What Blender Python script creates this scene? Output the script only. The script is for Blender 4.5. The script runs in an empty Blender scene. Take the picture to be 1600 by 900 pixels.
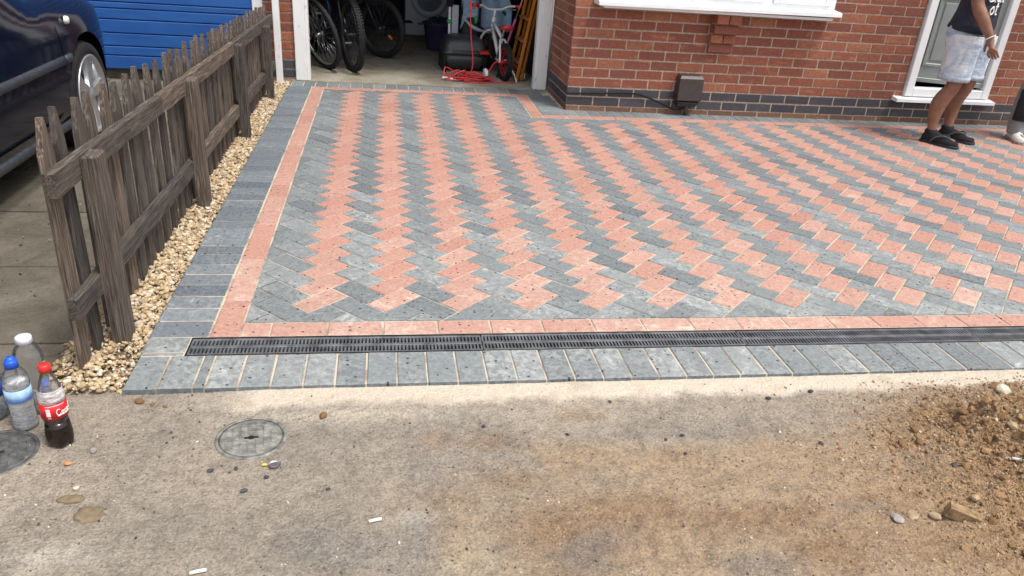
import bpy, bmesh, math, random
import numpy as np
from mathutils import Vector, Matrix, Euler
random.seed(7); np.random.seed(7)
SC = bpy.context.scene
COL = SC.collection
R_ = math.radians
PI = math.pi

# ------------------------------------------------------------------ camera, sky, sun, exposure
cam_d = bpy.data.cameras.new("camera"); cam = bpy.data.objects.new("camera", cam_d); COL.objects.link(cam)
cam_d.sensor_width = 36.0; cam_d.lens = 1182.46 / 1600 * 36.0
cam_d.clip_start = 0.02; cam_d.clip_end = 2000
cam.matrix_world = Matrix.Translation((0.6563, -2.4134, 1.3625)) @ (
    Matrix.Rotation(-0.18451, 4, 'Z') @ Matrix.Rotation(1.12276, 4, 'X') @ Matrix.Rotation(0.07647, 4, 'Z'))
SC.camera = cam
SUN_EL, SUN_AZ = R_(66), R_(138)       # azimuth measured from +Y towards +X
w = bpy.data.worlds.new("World"); SC.world = w; w.use_nodes = True
wn = w.node_tree; bg = wn.nodes["Background"]
sky = wn.nodes.new("ShaderNodeTexSky"); sky.sky_type = 'NISHITA'; sky.sun_disc = False
sky.sun_elevation = SUN_EL; sky.sun_rotation = SUN_AZ; sky.dust_density = 3.0; sky.ozone_density = 0.6
hs = wn.nodes.new("ShaderNodeHueSaturation"); hs.inputs['Saturation'].default_value = 0.35
wn.links.new(sky.outputs[0], hs.inputs['Color']); wn.links.new(hs.outputs[0], bg.inputs[0])
bg.inputs[1].default_value = 0.15
sl = bpy.data.lights.new("sun", 'SUN'); sun = bpy.data.objects.new("sun", sl); COL.objects.link(sun)
sl.energy = 1.5; sl.angle = R_(12); sl.color = (1.0, 0.955, 0.89)
sdir = Vector((math.sin(SUN_AZ) * math.cos(SUN_EL), math.cos(SUN_AZ) * math.cos(SUN_EL), math.sin(SUN_EL)))
sun.rotation_euler = sdir.to_track_quat('Z', 'Y').to_euler()
SC.view_settings.view_transform = 'Standard'; SC.view_settings.look = 'None'
SC.view_settings.gamma = 1.0; SC.view_settings.exposure = 0.80
SC.view_settings.use_curve_mapping = False

# ------------------------------------------------------------------ scene-graph helpers
def link(o, parent=None):
    COL.objects.link(o)
    if parent is not None: o.parent = parent
    return o
def tag(o, label=None, cat=None, group=None, kind=None):
    if label: o["label"] = label
    if cat: o["category"] = cat
    if group: o["group"] = group
    if kind: o["kind"] = kind
    return o
def thing(name, label, cat, loc=(0, 0, 0), rz=0.0, group=None):
    o = bpy.data.objects.new(name, None); o.empty_display_size = 0.1; link(o)
    o.location = loc; o.rotation_euler = (0, 0, rz)
    return tag(o, label, cat, group)
class MB:
    """collects verts/faces of one mesh; everything added in local coordinates"""
    def __init__(s): s.v = []; s.f = []; s.sm = []
    def add(s, vs, fs, M=None, smooth=False):
        n = len(s.v)
        s.v += [tuple(M @ Vector(p)) for p in vs] if M is not None else [tuple(p) for p in vs]
        s.f += [tuple(i + n for i in f) for f in fs]; s.sm += [smooth] * len(fs)
        return s
    def box(s, x0, x1, y0, y1, z0, z1, b=0.0, M=None):
        if b <= 0:
            vs = [(x, y, z) for z in (z0, z1) for y in (y0, y1) for x in (x0, x1)]
            fs = [(0, 2, 3, 1), (4, 5, 7, 6), (0, 1, 5, 4), (1, 3, 7, 5), (3, 2, 6, 7), (2, 0, 4, 6)]
            return s.add(vs, fs, M)
        bm = bmesh.new(); bmesh.ops.create_cube(bm, size=1)
        for v in bm.verts:
            v.co = Vector(((x0 + x1) / 2 + v.co.x * (x1 - x0), (y0 + y1) / 2 + v.co.y * (y1 - y0), (z0 + z1) / 2 + v.co.z * (z1 - z0)))
        bmesh.ops.bevel(bm, geom=bm.edges[:], offset=b, segments=1, affect='EDGES')
        bm.verts.index_update()
        s.add([v.co[:] for v in bm.verts], [[v.index for v in f.verts] for f in bm.faces], M); bm.free(); return s
    def prism(s, poly, z0, z1, ch=0.0, M=None):
        n = len(poly)
        vs = [(x, y, z0) for x, y in poly] + [(x, y, z1 - ch) for x, y in poly]
        fs = [tuple(range(n - 1, -1, -1))]
        for i in range(n): j = (i + 1) % n; fs.append((i, j, n + j, n + i))
        if ch > 0:
            vs += [(x, y, z1) for x, y in inset(poly, ch)]
            for i in range(n): j = (i + 1) % n; fs.append((n + i, n + j, 2 * n + j, 2 * n + i))
            fs.append(tuple(range(2 * n, 3 * n)))
        else: fs.append(tuple(range(n, 2 * n)))
        return s.add(vs, fs, M)
    def tube(s, pts, r, n=8, closed=False, cap=True, M=None):
        pts = [Vector(p) for p in pts]; m = len(pts)
        rs = r if isinstance(r, (list, tuple)) else [r] * m
        vs, fs = [], []; up = None
        for i in range(m):
            a = pts[i - 1] if (i > 0 or closed) else pts[i]; b = pts[(i + 1) % m] if (i < m - 1 or closed) else pts[i]
            t = (b - a).normalized() if (b - a).length > 1e-9 else Vector((0, 0, 1))
            if up is None: up = t.orthogonal().normalized()
            up = (up - t * up.dot(t)); up = up.normalized() if up.length > 1e-6 else t.orthogonal().normalized()
            sd = t.cross(up)
            for k in range(n):
                an = 2 * PI * k / n; vs.append(pts[i] + (up * math.cos(an) + sd * math.sin(an)) * rs[i])
        for i in range(m if closed else m - 1):
            j = (i + 1) % m
            for k in range(n): l = (k + 1) % n; fs.append((i * n + k, i * n + l, j * n + l, j * n + k))
        if cap and not closed: fs.append(tuple(range(n - 1, -1, -1))); fs.append(tuple(range((m - 1) * n, m * n)))
        return s.add(vs, fs, M, True)
    def lathe(s, prof, n=24, M=None, a0=0.0, a1=2 * PI, rfun=None):
        """prof: (r, z) list turned round local Z"""
        full = abs(a1 - a0 - 2 * PI) < 1e-6; c = n if full else n + 1; m = len(prof); vs, fs = [], []
        for r, z in prof:
            for k in range(c):
                a = a0 + (a1 - a0) * k / n; q = r * (rfun(a, z) if rfun else 1.0)
                vs.append((q * math.cos(a), q * math.sin(a), z))
        for i in range(m - 1):
            for k in range(n):
                l = (k + 1) % c; fs.append((i * c + k, i * c + l, (i + 1) * c + l, (i + 1) * c + k))
        return s.add(vs, fs, M, True)
    def loft(s, rings, cap=True, M=None, smooth=True):
        n = len(rings[0]); vs = [p for r in rings for p in r]; fs = []
        for i in range(len(rings) - 1):
            for k in range(n): l = (k + 1) % n; fs.append((i * n + k, i * n + l, (i + 1) * n + l, (i + 1) * n + k))
        if cap: fs.append(tuple(range(n - 1, -1, -1))); fs.append(tuple(range((len(rings) - 1) * n, len(rings) * n)))
        return s.add(vs, fs, M, smooth)
    def mesh(s, name, mat):
        me = bpy.data.meshes.new(name); me.from_pydata(s.v, [], s.f); me.update()
        me.polygons.foreach_set('use_smooth', s.sm)
        if mat: me.materials.append(mat)
        return me
    def build(s, name, mat, parent=None, loc=None, rot=None):
        o = bpy.data.objects.new(name, s.mesh(name, mat)); link(o, parent)
        if loc: o.location = loc
        if rot: o.rotation_euler = rot
        return o
def inst(name, me, parent, loc, rot=(0, 0, 0), sc=(1, 1, 1)):
    o = bpy.data.objects.new(name, me); link(o, parent); o.location = loc; o.rotation_euler = rot; o.scale = sc; return o
def copy_tree(o, parent=None):
    c = o.copy(); COL.objects.link(c)
    if parent is not None: c.parent = parent
    for ch in o.children: copy_tree(ch, c)
    return c
def inset(poly, d):
    n = len(poly); out = []
    for i in range(n):
        p0, p1, p2 = Vector(poly[i - 1]), Vector(poly[i]), Vector(poly[(i + 1) % n])
        e1 = (p1 - p0).normalized(); e2 = (p2 - p1).normalized()
        n1 = Vector((-e1.y, e1.x)); n2 = Vector((-e2.y, e2.x)); k = 1 + n1.dot(n2)
        mv = (n1 + n2) * (d / max(k, 0.35)); out.append((p1.x + mv.x, p1.y + mv.y))
    return out
def area(poly): return 0.5 * sum(poly[i - 1][0] * poly[i][1] - poly[i][0] * poly[i - 1][1] for i in range(len(poly)))
def clip(poly, nx, ny, c):
    out = []
    for i in range(len(poly)):
        a, b = poly[i - 1], poly[i]; da = nx * a[0] + ny * a[1] - c; db = nx * b[0] + ny * b[1] - c
        if (da < 0) != (db < 0): t = da / (da - db); out.append((a[0] + (b[0] - a[0]) * t, a[1] + (b[1] - a[1]) * t))
        if db <= 0: out.append(b)
    res = []
    for q in out:
        if not res or math.hypot(q[0] - res[-1][0], q[1] - res[-1][1]) > 1e-4: res.append(q)
    if len(res) > 1 and math.hypot(res[0][0] - res[-1][0], res[0][1] - res[-1][1]) < 1e-4: res.pop()
    return res if len(res) >= 3 else []
def arc(c, r, a0, a1, n, ax='xy'):
    o = []
    for i in range(n + 1):
        a = a0 + (a1 - a0) * i / n; u, v = r * math.cos(a), r * math.sin(a)
        o.append({'xy': (c[0] + u, c[1] + v, c[2]), 'xz': (c[0] + u, c[1], c[2] + v), 'yz': (c[0], c[1] + u, c[2] + v)}[ax])
    return o
def spline(pts, k=6):
    P = [Vector(p) for p in pts]; out = []
    for i in range(len(P) - 1):
        p0 = P[max(i - 1, 0)]; p1, p2 = P[i], P[i + 1]; p3 = P[min(i + 2, len(P) - 1)]
        for j in range(k):
            t = j / k
            out.append(0.5 * ((2 * p1) + (p2 - p0) * t + (2 * p0 - 5 * p1 + 4 * p2 - p3) * t * t + (3 * p1 - p0 - 3 * p2 + p3) * t ** 3))
    out.append(P[-1]); return out
def vnoise(x, y, seed=0):
    """smooth value noise on numpy arrays, range 0..1"""
    xi = np.floor(x).astype(np.int64); yi = np.floor(y).astype(np.int64); fx = x - xi; fy = y - yi
    fx = fx * fx * (3 - 2 * fx); fy = fy * fy * (3 - 2 * fy)
    def h(a, b):
        k = (a * 374761393 + b * 668265263 + seed * 1442695041) & 0x7fffffff
        k = ((k ^ (k >> 13)) * 1274126177) & 0x7fffffff
        return ((k ^ (k >> 16)) & 0xffff) / 65535.0
    return (h(xi, yi) * (1 - fx) + h(xi + 1, yi) * fx) * (1 - fy) + (h(xi, yi + 1) * (1 - fx) + h(xi + 1, yi + 1) * fx) * fy
def fbm(x, y, sc, octv=4, seed=0):
    t = 0; a = 1; s = 0
    for o in range(octv): t = t + a * vnoise(x * sc, y * sc, seed + o * 17); s += a; a *= 0.5; sc *= 2.03
    return t / s

# ------------------------------------------------------------------ materials
class NM:
    def __init__(s, name):
        s.m = bpy.data.materials.new(name); s.m.use_nodes = True; s.t = s.m.node_tree; s.n = s.t.nodes
        s.b = s.n["Principled BSDF"]; s.pos = None
    def L(s, a, b): s.t.links.new(a, b)
    def val(s, sock, v):
        if hasattr(v, 'is_linked'): s.L(v, sock)
        else: sock.default_value = v
    def P(s, scale=(1, 1, 1), obj=False):
        g = s.n.new("ShaderNodeTexCoord").outputs['Object'] if obj else s.n.new("ShaderNodeNewGeometry").outputs['Position']
        m = s.n.new("ShaderNodeMapping"); m.inputs['Scale'].default_value = scale; s.L(g, m.inputs['Vector']); return m.outputs[0]
    def noise(s, sc, det=4, rough=0.55, vec=None, dist=0.0):
        n = s.n.new("ShaderNodeTexNoise"); n.inputs['Scale'].default_value = sc; n.inputs['Detail'].default_value = det
        n.inputs['Roughness'].default_value = rough; n.inputs['Distortion'].default_value = dist
        s.L(vec if vec is not None else s.P(), n.inputs['Vector']); return n.outputs['Fac']
    def vor(s, sc, vec=None, feat='F1', dim='3D'):
        n = s.n.new("ShaderNodeTexVoronoi"); n.voronoi_dimensions = dim; n.inputs['Scale'].default_value = sc; n.feature = feat
        s.L(vec if vec is not None else s.P(), n.inputs['Vector']); return n.outputs
    def ramp(s, fac, stops):
        r = s.n.new("ShaderNodeValToRGB"); e = r.color_ramp.elements
        while len(e) < len(stops): e.new(0.5)
        for i, (p, c) in enumerate(stops):
            e[i].position = p; e[i].color = (c, c, c, 1) if isinstance(c, (int, float)) else (*c, 1)
        s.L(fac, r.inputs[0]); return r.outputs[0]
    def mix(s, f, a, b, mode='MIX'):
        m = s.n.new("ShaderNodeMix"); m.data_type = 'RGBA'; m.blend_type = mode
        s.val(m.inputs[0], f)
        for k, v in ((6, a), (7, b)):
            if isinstance(v, (tuple, list)): m.inputs[k].default_value = (*v[:3], 1)
            else: s.L(v, m.inputs[k])
        return m.outputs[2]
    def math(s, op, a, b=0.0):
        m = s.n.new("ShaderNodeMath"); m.operation = op; s.val(m.inputs[0], a); s.val(m.inputs[1], b); return m.outputs[0]
    def rnd(s): return s.n.new("ShaderNodeObjectInfo").outputs['Random']
    def attr(s, name): 
        a = s.n.new("ShaderNodeAttribute"); a.attribute_name = name; return a.outputs
    def bump(s, h, st=0.3, d=0.01):
        b = s.n.new("ShaderNodeBump"); b.inputs['Strength'].default_value = st; b.inputs['Distance'].default_value = d
        s.L(h, b.inputs['Height']); s.L(b.outputs[0], s.b.inputs['Normal']); return s
    def col(s, c):
        if isinstance(c, (tuple, list)): s.b.inputs['Base Color'].default_value = (*c[:3], 1)
        else: s.L(c, s.b.inputs['Base Color'])
        return s
    def set(s, rough=None, metal=None, **k):
        if rough is not None: s.val(s.b.inputs['Roughness'], rough)
        if metal is not None: s.b.inputs['Metallic'].default_value = metal
        for n, v in k.items(): s.b.inputs[n.replace('_', ' ')].default_value = v
        return s
def plain(name, c, rough=0.6, metal=0.0, var=0.12, sc=30, bump=0.06, **k):
    n = NM(name); f = n.noise(sc, 4)
    d = tuple(max(0, x * (1 - var * 2)) for x in c); l = tuple(min(1, x * (1 + var)) for x in c)
    n.col(n.ramp(f, [(0.3, d), (0.7, l)])).set(rough, metal, **k)
    if bump: n.bump(n.noise(sc * 4, 3), bump, 0.003)
    return n.m
def paver_mat(name, ca, cb, dust):
    n = NM(name); P = n.P()
    r = n.math('FRACT', n.math('ADD', n.rnd(), n.attr('rnd')['Fac']))
    base = n.ramp(r, [(0.0, ca), (1.0, cb)])
    base = n.mix(n.ramp(n.noise(70, 5, 0.65, P), [(0.35, 0.0), (0.72, 1.0)]), base, tuple(min(1, x * 1.5 + 0.02) for x in cb))
    sx = n.n.new("ShaderNodeSeparateXYZ"); n.L(P, sx.inputs[0])
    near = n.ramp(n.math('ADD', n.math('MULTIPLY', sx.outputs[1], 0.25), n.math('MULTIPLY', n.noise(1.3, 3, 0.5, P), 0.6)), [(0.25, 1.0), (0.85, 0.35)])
    big = n.ramp(n.noise(2.6, 4, 0.6, P), [(0.36, 0.10), (0.62, 1.0)])
    pat = n.ramp(n.noise(34, 8, 0.78, P, 0.6), [(0.44, 0.0), (0.60, 1.0)])
    per = n.ramp(n.math('FRACT', n.math('MULTIPLY', r, 7.31)), [(0.0, 0.20), (1.0, 1.0)])
    f = n.math('MULTIPLY', n.math('MULTIPLY', big, pat), n.math('MULTIPLY', per, near))
    sn = n.n.new("ShaderNodeSeparateXYZ"); n.L(n.n.new("ShaderNodeNewGeometry").outputs['Normal'], sn.inputs[0]); topf = n.math('GREATER_THAN', sn.outputs[2], 0.6); near = n.math('MULTIPLY', near, topf)  # dust on tops only; bare side faces paint in their shade
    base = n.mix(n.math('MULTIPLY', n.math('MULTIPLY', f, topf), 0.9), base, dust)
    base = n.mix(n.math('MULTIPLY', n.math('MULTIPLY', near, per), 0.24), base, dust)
    spl = n.ramp(n.noise(11, 9, 0.78, P, 1.0), [(0.55, 0.0), (0.68, 0.6)])
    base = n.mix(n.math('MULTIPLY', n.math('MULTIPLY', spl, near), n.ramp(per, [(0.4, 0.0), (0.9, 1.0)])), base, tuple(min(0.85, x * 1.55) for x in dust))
    v = n.vor(30, P, dim='2D'); dots = n.math('MULTIPLY', n.math('LESS_THAN', v['Distance'], n.math('MULTIPLY', n.ramp(v['Color'], [(0, 0.35), (1, 1.0)]), 0.165)), n.math('GREATER_THAN', n.attr_sep(v['Color']), 0.80))
    base = n.mix(n.math('MULTIPLY', dots, 0.9), base, (0.012, 0.012, 0.014))
    n.col(base).set(0.82)
    n.bump(n.math('ADD', n.noise(160, 4, 0.6, P), n.math('MULTIPLY', dots, -0.6)), 0.35, 0.0025)
    return n.m
def _sep(s, c):
    q = s.n.new("ShaderNodeSeparateColor"); s.L(c, q.inputs[0]); return q.outputs[0]
NM.attr_sep = _sep
M = {}
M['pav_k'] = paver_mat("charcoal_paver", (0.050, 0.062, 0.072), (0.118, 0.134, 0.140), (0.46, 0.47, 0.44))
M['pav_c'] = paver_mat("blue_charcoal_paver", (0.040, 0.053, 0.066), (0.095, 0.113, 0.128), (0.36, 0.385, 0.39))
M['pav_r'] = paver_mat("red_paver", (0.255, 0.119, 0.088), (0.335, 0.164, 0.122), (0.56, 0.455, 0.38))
def sandmat():
    n = NM("jointing_sand"); P = n.P()
    a = n.ramp(n.noise(5, 5, 0.6, P), [(0.40, (0.055, 0.052, 0.048)), (0.54, (0.56, 0.47, 0.35))])
    n.col(n.mix(n.noise(120, 3, 0.5, P), a, (0.49, 0.42, 0.325))).set(0.95).bump(n.noise(400, 3, 0.6, P), 0.3, 0.002); return n.m
M['sand'] = sandmat()
def brickmat(name, stops, dark=0.6, sc=45, rough=0.85):
    n = NM(name); P = n.P()
    r = n.math('FRACT', n.math('ADD', n.rnd(), n.attr('rnd')['Fac']))
    b = n.ramp(r, stops)
    b = n.mix(n.ramp(n.noise(sc, 5, 0.7, P), [(0.35, 0.55), (0.65, 0.0)]), b, tuple(x * dark for x in stops[0][1]))
    b = n.mix(n.ramp(n.noise(9, 4, 0.6, n.P((1, 1, 3))), [(0.58, 0.0), (0.75, 0.5)]), b, tuple(min(1, x * 1.5) for x in stops[-1][1]))
    n.col(b).set(rough).bump(n.math('ADD', n.noise(sc * 3, 4, 0.7, P), n.vor(sc * 1.4, n.P((1, 1, 2)))['Distance']), 0.5, 0.004); return n.m
M['brick'] = brickmat("red_brick", [(0, (0.195, 0.064, 0.041)), (0.35, (0.250, 0.080, 0.047)), (0.75, (0.305, 0.100, 0.054)), (1, (0.36, 0.145, 0.075))], 0.7)
M['brick_k'] = brickmat("blue_black_brick", [(0, (0.040, 0.038, 0.046)), (1, (0.068, 0.064, 0.074))], 0.7, 60, 0.6)
M['brick_b'] = brickmat("stained_brown_brick", [(0, (0.16, 0.085, 0.052)), (1, (0.24, 0.115, 0.070))], 0.6)
M['mortar'] = plain("mortar", (0.40, 0.305, 0.235), 0.95, var=0.2, sc=60, bump=0.4)
M['white'] = plain("white_upvc", (0.80, 0.81, 0.82), 0.30, var=0.03, sc=8, bump=0.0)
def wpaint():
    n = NM("flaking_white_paint"); P = n.P((1, 1, 0.35))
    a = n.ramp(n.noise(26, 6, 0.7, P), [(0.30, (0.40, 0.37, 0.33)), (0.40, (0.74, 0.74, 0.72)), (0.8, (0.80, 0.80, 0.79))])
    n.col(a).set(0.55).bump(n.noise(60, 4, 0.6, P), 0.2, 0.004); return n.m
M['wpaint'] = wpaint()
def wood(name, sc, ca, cb, cc, gsc=1.0):
    n = NM(name); P = n.P(sc)
    r = n.rnd()
    g = n.noise(gsc, 6, 0.65, P, 0.4)
    a = n.ramp(g, [(0.33, ca), (0.50, cb), (0.70, cc)])
    hv = n.n.new("ShaderNodeHueSaturation"); n.L(a, hv.inputs['Color']); n.L(n.math('ADD', n.math('MULTIPLY', r, 0.75), 0.62), hv.inputs['Value'])
    n.L(n.math('ADD', n.math('MULTIPLY', r, 0.5), 0.75), hv.inputs['Saturation'])
    blot = n.ramp(n.noise(9, 4, 0.6), [(0.45, 0.0), (0.7, 0.55)])
    n.col(n.mix(blot, hv.outputs[0], tuple(x * 1.25 for x in cb))).set(0.9).bump(g, 0.45, 0.005); return n.m
WA, WB, WC = (0.018, 0.014, 0.011), (0.080, 0.062, 0.049), (0.235, 0.195, 0.16)
M['wood_v'] = wood("weathered_picket_wood", (190, 190, 7), WA, WB, WC)
M['wood_y'] = wood("weathered_rail_wood", (190, 7, 190), WA, WB, WC)
M['pine'] = wood("varnished_ladder_wood", (60, 60, 6), (0.20, 0.075, 0.018), (0.29, 0.115, 0.032), (0.36, 0.16, 0.055))
M['grate'] = plain("grey_plastic_grate", (0.110, 0.116, 0.126), 0.5, var=0.3, sc=18)
M['black'] = plain("black_void", (0.006, 0.006, 0.007), 0.9, bump=0)
M['rubber'] = plain("black_rubber", (0.014, 0.014, 0.015), 0.75, var=0.25)
M['steel'] = plain("bright_steel", (0.62, 0.63, 0.65), 0.28, 1.0, var=0.05, bump=0)
M['alloy'] = plain("silver_alloy", (0.62, 0.63, 0.65), 0.30, 0.75, var=0.04, bump=0)
M['redplas'] = plain("red_plastic", (0.55, 0.02, 0.025), 0.4, var=0.06)
M['orange'] = plain("orange_plastic", (0.85, 0.22, 0.02), 0.35, var=0.05)
M['yellow'] = plain("yellow_scrap", (0.65, 0.50, 0.10), 0.5)
M['green'] = plain("green_plastic", (0.03, 0.42, 0.10), 0.4, var=0.05)
M['pink'] = plain("pink_plastic", (0.52, 0.10, 0.30), 0.4, var=0.05)
M['dkblue'] = plain("indigo_plastic", (0.045, 0.040, 0.105), 0.5, var=0.1)
M['dkgrey'] = plain("charcoal_plastic", (0.040, 0.043, 0.047), 0.45, var=0.15)
M['appl'] = plain("appliance_white", (0.42, 0.45, 0.50), 0.35, var=0.03, bump=0)
M['mist'] = plain("misty_door_glass", (0.20, 0.22, 0.245), 0.15, var=0.08, bump=0)
M['smoke'] = plain("smoked_glass", (0.06, 0.065, 0.07), 0.08, var=0.1, bump=0)
M['bikered'] = plain("maroon_bike_paint", (0.09, 0.012, 0.016), 0.3, var=0.1, bump=0)
M['bikeblue'] = plain("navy_bike_paint", (0.015, 0.02, 0.10), 0.3, var=0.1, bump=0)
M['bikeblk'] = plain("black_bike_paint", (0.015, 0.015, 0.017), 0.35, var=0.1, bump=0)
M['bikewht'] = plain("white_bike_paint", (0.75, 0.75, 0.74), 0.3, var=0.04, bump=0)
M['boxbrn'] = plain("dark_brown_meter_plastic", (0.048, 0.036, 0.034), 0.45, var=0.12)
M['doorgrey'] = plain("grey_door_skin", (0.30, 0.325, 0.315), 0.4, var=0.04, sc=12)
def bluedoor():
    n = NM("blue_door_paint"); P = n.P()
    a = n.ramp(n.noise(3, 4, 0.6, n.P((1, 1, 6))), [(0.3, (0.014, 0.080, 0.29)), (0.7, (0.022, 0.110, 0.36))])
    chip = n.ramp(n.noise(22, 6, 0.75, P), [(0.70, 0.0), (0.73, 0.7)])
    n.col(n.mix(chip, a, (0.45, 0.50, 0.58))).set(0.45).bump(n.noise(50, 4), 0.15, 0.003); return n.m
M['blue'] = bluedoor()
def thin(name, c=(.95, .96, .97), refl=1.22, haze=0.0):
    n = NM(name); n.n.remove(n.b); out = n.n["Material Output"]
    tr = n.n.new("ShaderNodeBsdfTransparent"); tr.inputs[0].default_value = (*c, 1); gl = n.n.new("ShaderNodeBsdfGlossy"); gl.inputs['Roughness'].default_value = 0.06
    fr = n.n.new("ShaderNodeFresnel"); fr.inputs[0].default_value = refl; mx = n.n.new("ShaderNodeMixShader"); f = n.math('ADD', fr.outputs[0], n.math('MULTIPLY', n.noise(40, 2), 0.04)); n.L(f, mx.inputs[0]); n.L(tr.outputs[0], mx.inputs[1]); n.L(gl.outputs[0], mx.inputs[2]); o = mx
    if haze:
        df = n.n.new("ShaderNodeBsdfDiffuse"); df.inputs[0].default_value = (.84, .84, .83, 1); m2 = n.n.new("ShaderNodeMixShader"); n.L(n.ramp(n.noise(45, 4, 0.6, n.P((1, 1, 3.2))), [(0.36, haze * .35), (0.62, haze * 1.15)]), m2.inputs[0]); n.L(mx.outputs[0], m2.inputs[1]); n.L(df.outputs[0], m2.inputs[2]); o = m2
    n.L(o.outputs[0], out.inputs[0]); return n.m
def glass(name, c=(1, 1, 1), rough=0.02, ior=1.45):
    n = NM(name); f = n.noise(20, 2)
    n.col(n.ramp(f, [(0, c), (1, tuple(x * 0.97 for x in c))])).set(rough, 0.0, Transmission_Weight=1.0, IOR=ior); return n.m
M['pane'] = plain("window_pane", (0.10, 0.12, 0.14), 0.04, var=0.1, sc=3, bump=0)
M['pet'] = thin("clear_bottle_plastic", (.96, .965, .97), 1.22, 0.05)
M['petb'] = thin("bluish_bottle_plastic", (.75, .84, .95), 1.25, 0.10)
M['water'] = thin("water", (.97, .985, 1.0), 1.33, 0.66)  # white haze bands painted in for bright refracted ripples
M['cola'] = plain("cola", (0.012, 0.006, 0.004), 0.08, var=0.1, bump=0)
M['froth'] = thin("misted_plastic", (.9, .9, .9), 1.2, 0.65)
M['labred'] = plain("red_label", (0.62, 0.015, 0.02), 0.35, var=0.05, bump=0)
M['labwht'] = plain("white_print", (0.85, 0.85, 0.85), 0.4, var=0.03, bump=0)
M['labblu'] = plain("pale_blue_label", (0.36, 0.56, 0.80), 0.4, var=0.15, sc=60, bump=0)
M['labdb'] = plain("blue_label_wave", (0.02, 0.08, 0.40), 0.4, var=0.1, bump=0)
M['labgrn'] = plain("green_label", (0.10, 0.42, 0.08), 0.4, var=0.2, sc=80, bump=0)
M['capblue'] = plain("blue_cap", (0.015, 0.10, 0.62), 0.35, var=0.05, bump=0)
M['capred'] = plain("red_cap", (0.70, 0.03, 0.03), 0.35, var=0.05, bump=0)
M['capwht'] = plain("white_cap", (0.72, 0.74, 0.76), 0.35, var=0.05, bump=0)
def skinmat():
    n = NM("tanned_skin"); P = n.P()
    n.col(n.ramp(n.noise(14, 5, 0.6, P), [(0.3, (0.165, 0.072, 0.043)), (0.7, (0.29, 0.138, 0.086))])).set(0.5, Subsurface_Weight=0.08, Subsurface_Scale=0.01)
    n.bump(n.noise(130, 4), 0.15, 0.002); return n.m
M['skin'] = skinmat()
def denim():
    n = NM("acid_washed_denim"); P = n.P()
    a = n.ramp(n.noise(7, 5, 0.6, P, 0.8), [(0.36, (0.27, 0.345, 0.46)), (0.50, (0.52, 0.57, 0.63)), (0.62, (0.68, 0.69, 0.69))])
    n.col(a).set(0.9).bump(n.math('ADD', n.noise(22, 3, 0.5, n.P((1, 1, 2))), n.math('MULTIPLY', n.noise(500, 2), 0.15)), 0.7, 0.012); return n.m
M['denim'] = denim()
M['hem'] = plain("rolled_denim_hem", (0.44, 0.49, 0.57), 0.9, var=0.15, sc=60, bump=0.3)
def cloth(name, c, sc=16, st=0.6):
    n = NM(name); n.col(n.ramp(n.noise(30, 4), [(0.3, tuple(x * 0.8 for x in c)), (0.7, c)])).set(0.92)
    n.bump(n.noise(sc, 3, 0.5, n.P((1, 1, 1.8))), st, 0.014); return n.m
M['tshirt'] = cloth("navy_cotton", (0.024, 0.027, 0.044))
M['sock'] = cloth("black_sock", (0.010, 0.010, 0.014), 60, 0.3)
M['flop'] = plain("black_foam_sole", (0.016, 0.016, 0.020), 0.6, var=0.1)
M['strap'] = plain("grey_strap", (0.060, 0.066, 0.075), 0.5, var=0.1)
M['trouser'] = cloth("grey_work_trouser", (0.24, 0.24, 0.25))
M['trblack'] = cloth("black_knee_patch", (0.02, 0.02, 0.022))
M['shoe'] = plain("off_white_leather", (0.74, 0.72, 0.68), 0.5, var=0.12)
M['bead'] = plain("white_bead", (0.80, 0.78, 0.74), 0.3, var=0.05, bump=0)
M['hair'] = plain("dark_hair", (0.02, 0.015, 0.012), 0.6, var=0.3, sc=120, bump=0.5)
M['drape'] = cloth("pale_blue_cover", (0.36, 0.50, 0.66), 10, 0.5)
M['redcord'] = plain("red_cable", (0.60, 0.045, 0.050), 0.4, var=0.08, bump=0)
def carpaint():
    n = NM("navy_car_paint"); P = n.P()
    n.col(n.ramp(n.noise(4, 4, 0.6, P), [(0.3, (0.0030, 0.0052, 0.015)), (0.7, (0.005, 0.0085, 0.023))])).set(0.07, 0.0, IOR=1.36)
    return n.m
M['car'] = carpaint()
M['cartrim'] = plain("grey_rubbing_strip", (0.050, 0.056, 0.070), 0.45, var=0.2)
M['lens'] = plain("clear_lamp_lens", (0.80, 0.76, 0.68), 0.15, var=0.1, bump=0)
M['carglass'] = plain("dark_car_glass", (0.01, 0.012, 0.014), 0.05, bump=0)
def concrete(name, stops, sc=4.0):
    n = NM(name); P = n.P()
    a = n.ramp(n.noise(sc, 6, 0.65, P, 0.5), stops)
    a = n.mix(n.ramp(n.noise(90, 4, 0.6, P), [(0.35, 0.35), (0.6, 0.0)]), a, tuple(x * 0.5 for x in stops[0][1]))
    n.col(a).set(0.92).bump(n.math('ADD', n.noise(35, 5, 0.6, P), n.noise(260, 3, 0.6, P)), 0.3, 0.006); return n.m
M['slab'] = concrete("dirty_concrete_slab", [(0.3, (0.080, 0.066, 0.046)), (0.55, (0.150, 0.132, 0.102)), (0.75, (0.215, 0.195, 0.158))])
M['garfloor'] = concrete("stained_garage_concrete", [(0.28, (0.17, 0.135, 0.085)), (0.5, (0.31, 0.28, 0.22)), (0.75, (0.40, 0.38, 0.32))], 3.0)
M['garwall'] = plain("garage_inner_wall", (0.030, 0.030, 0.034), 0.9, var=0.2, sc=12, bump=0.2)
M['iron'] = plain("worn_cast_cover", (0.235, 0.232, 0.205), 0.6, 0.1, var=0.3, sc=40, bump=0.3)
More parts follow.
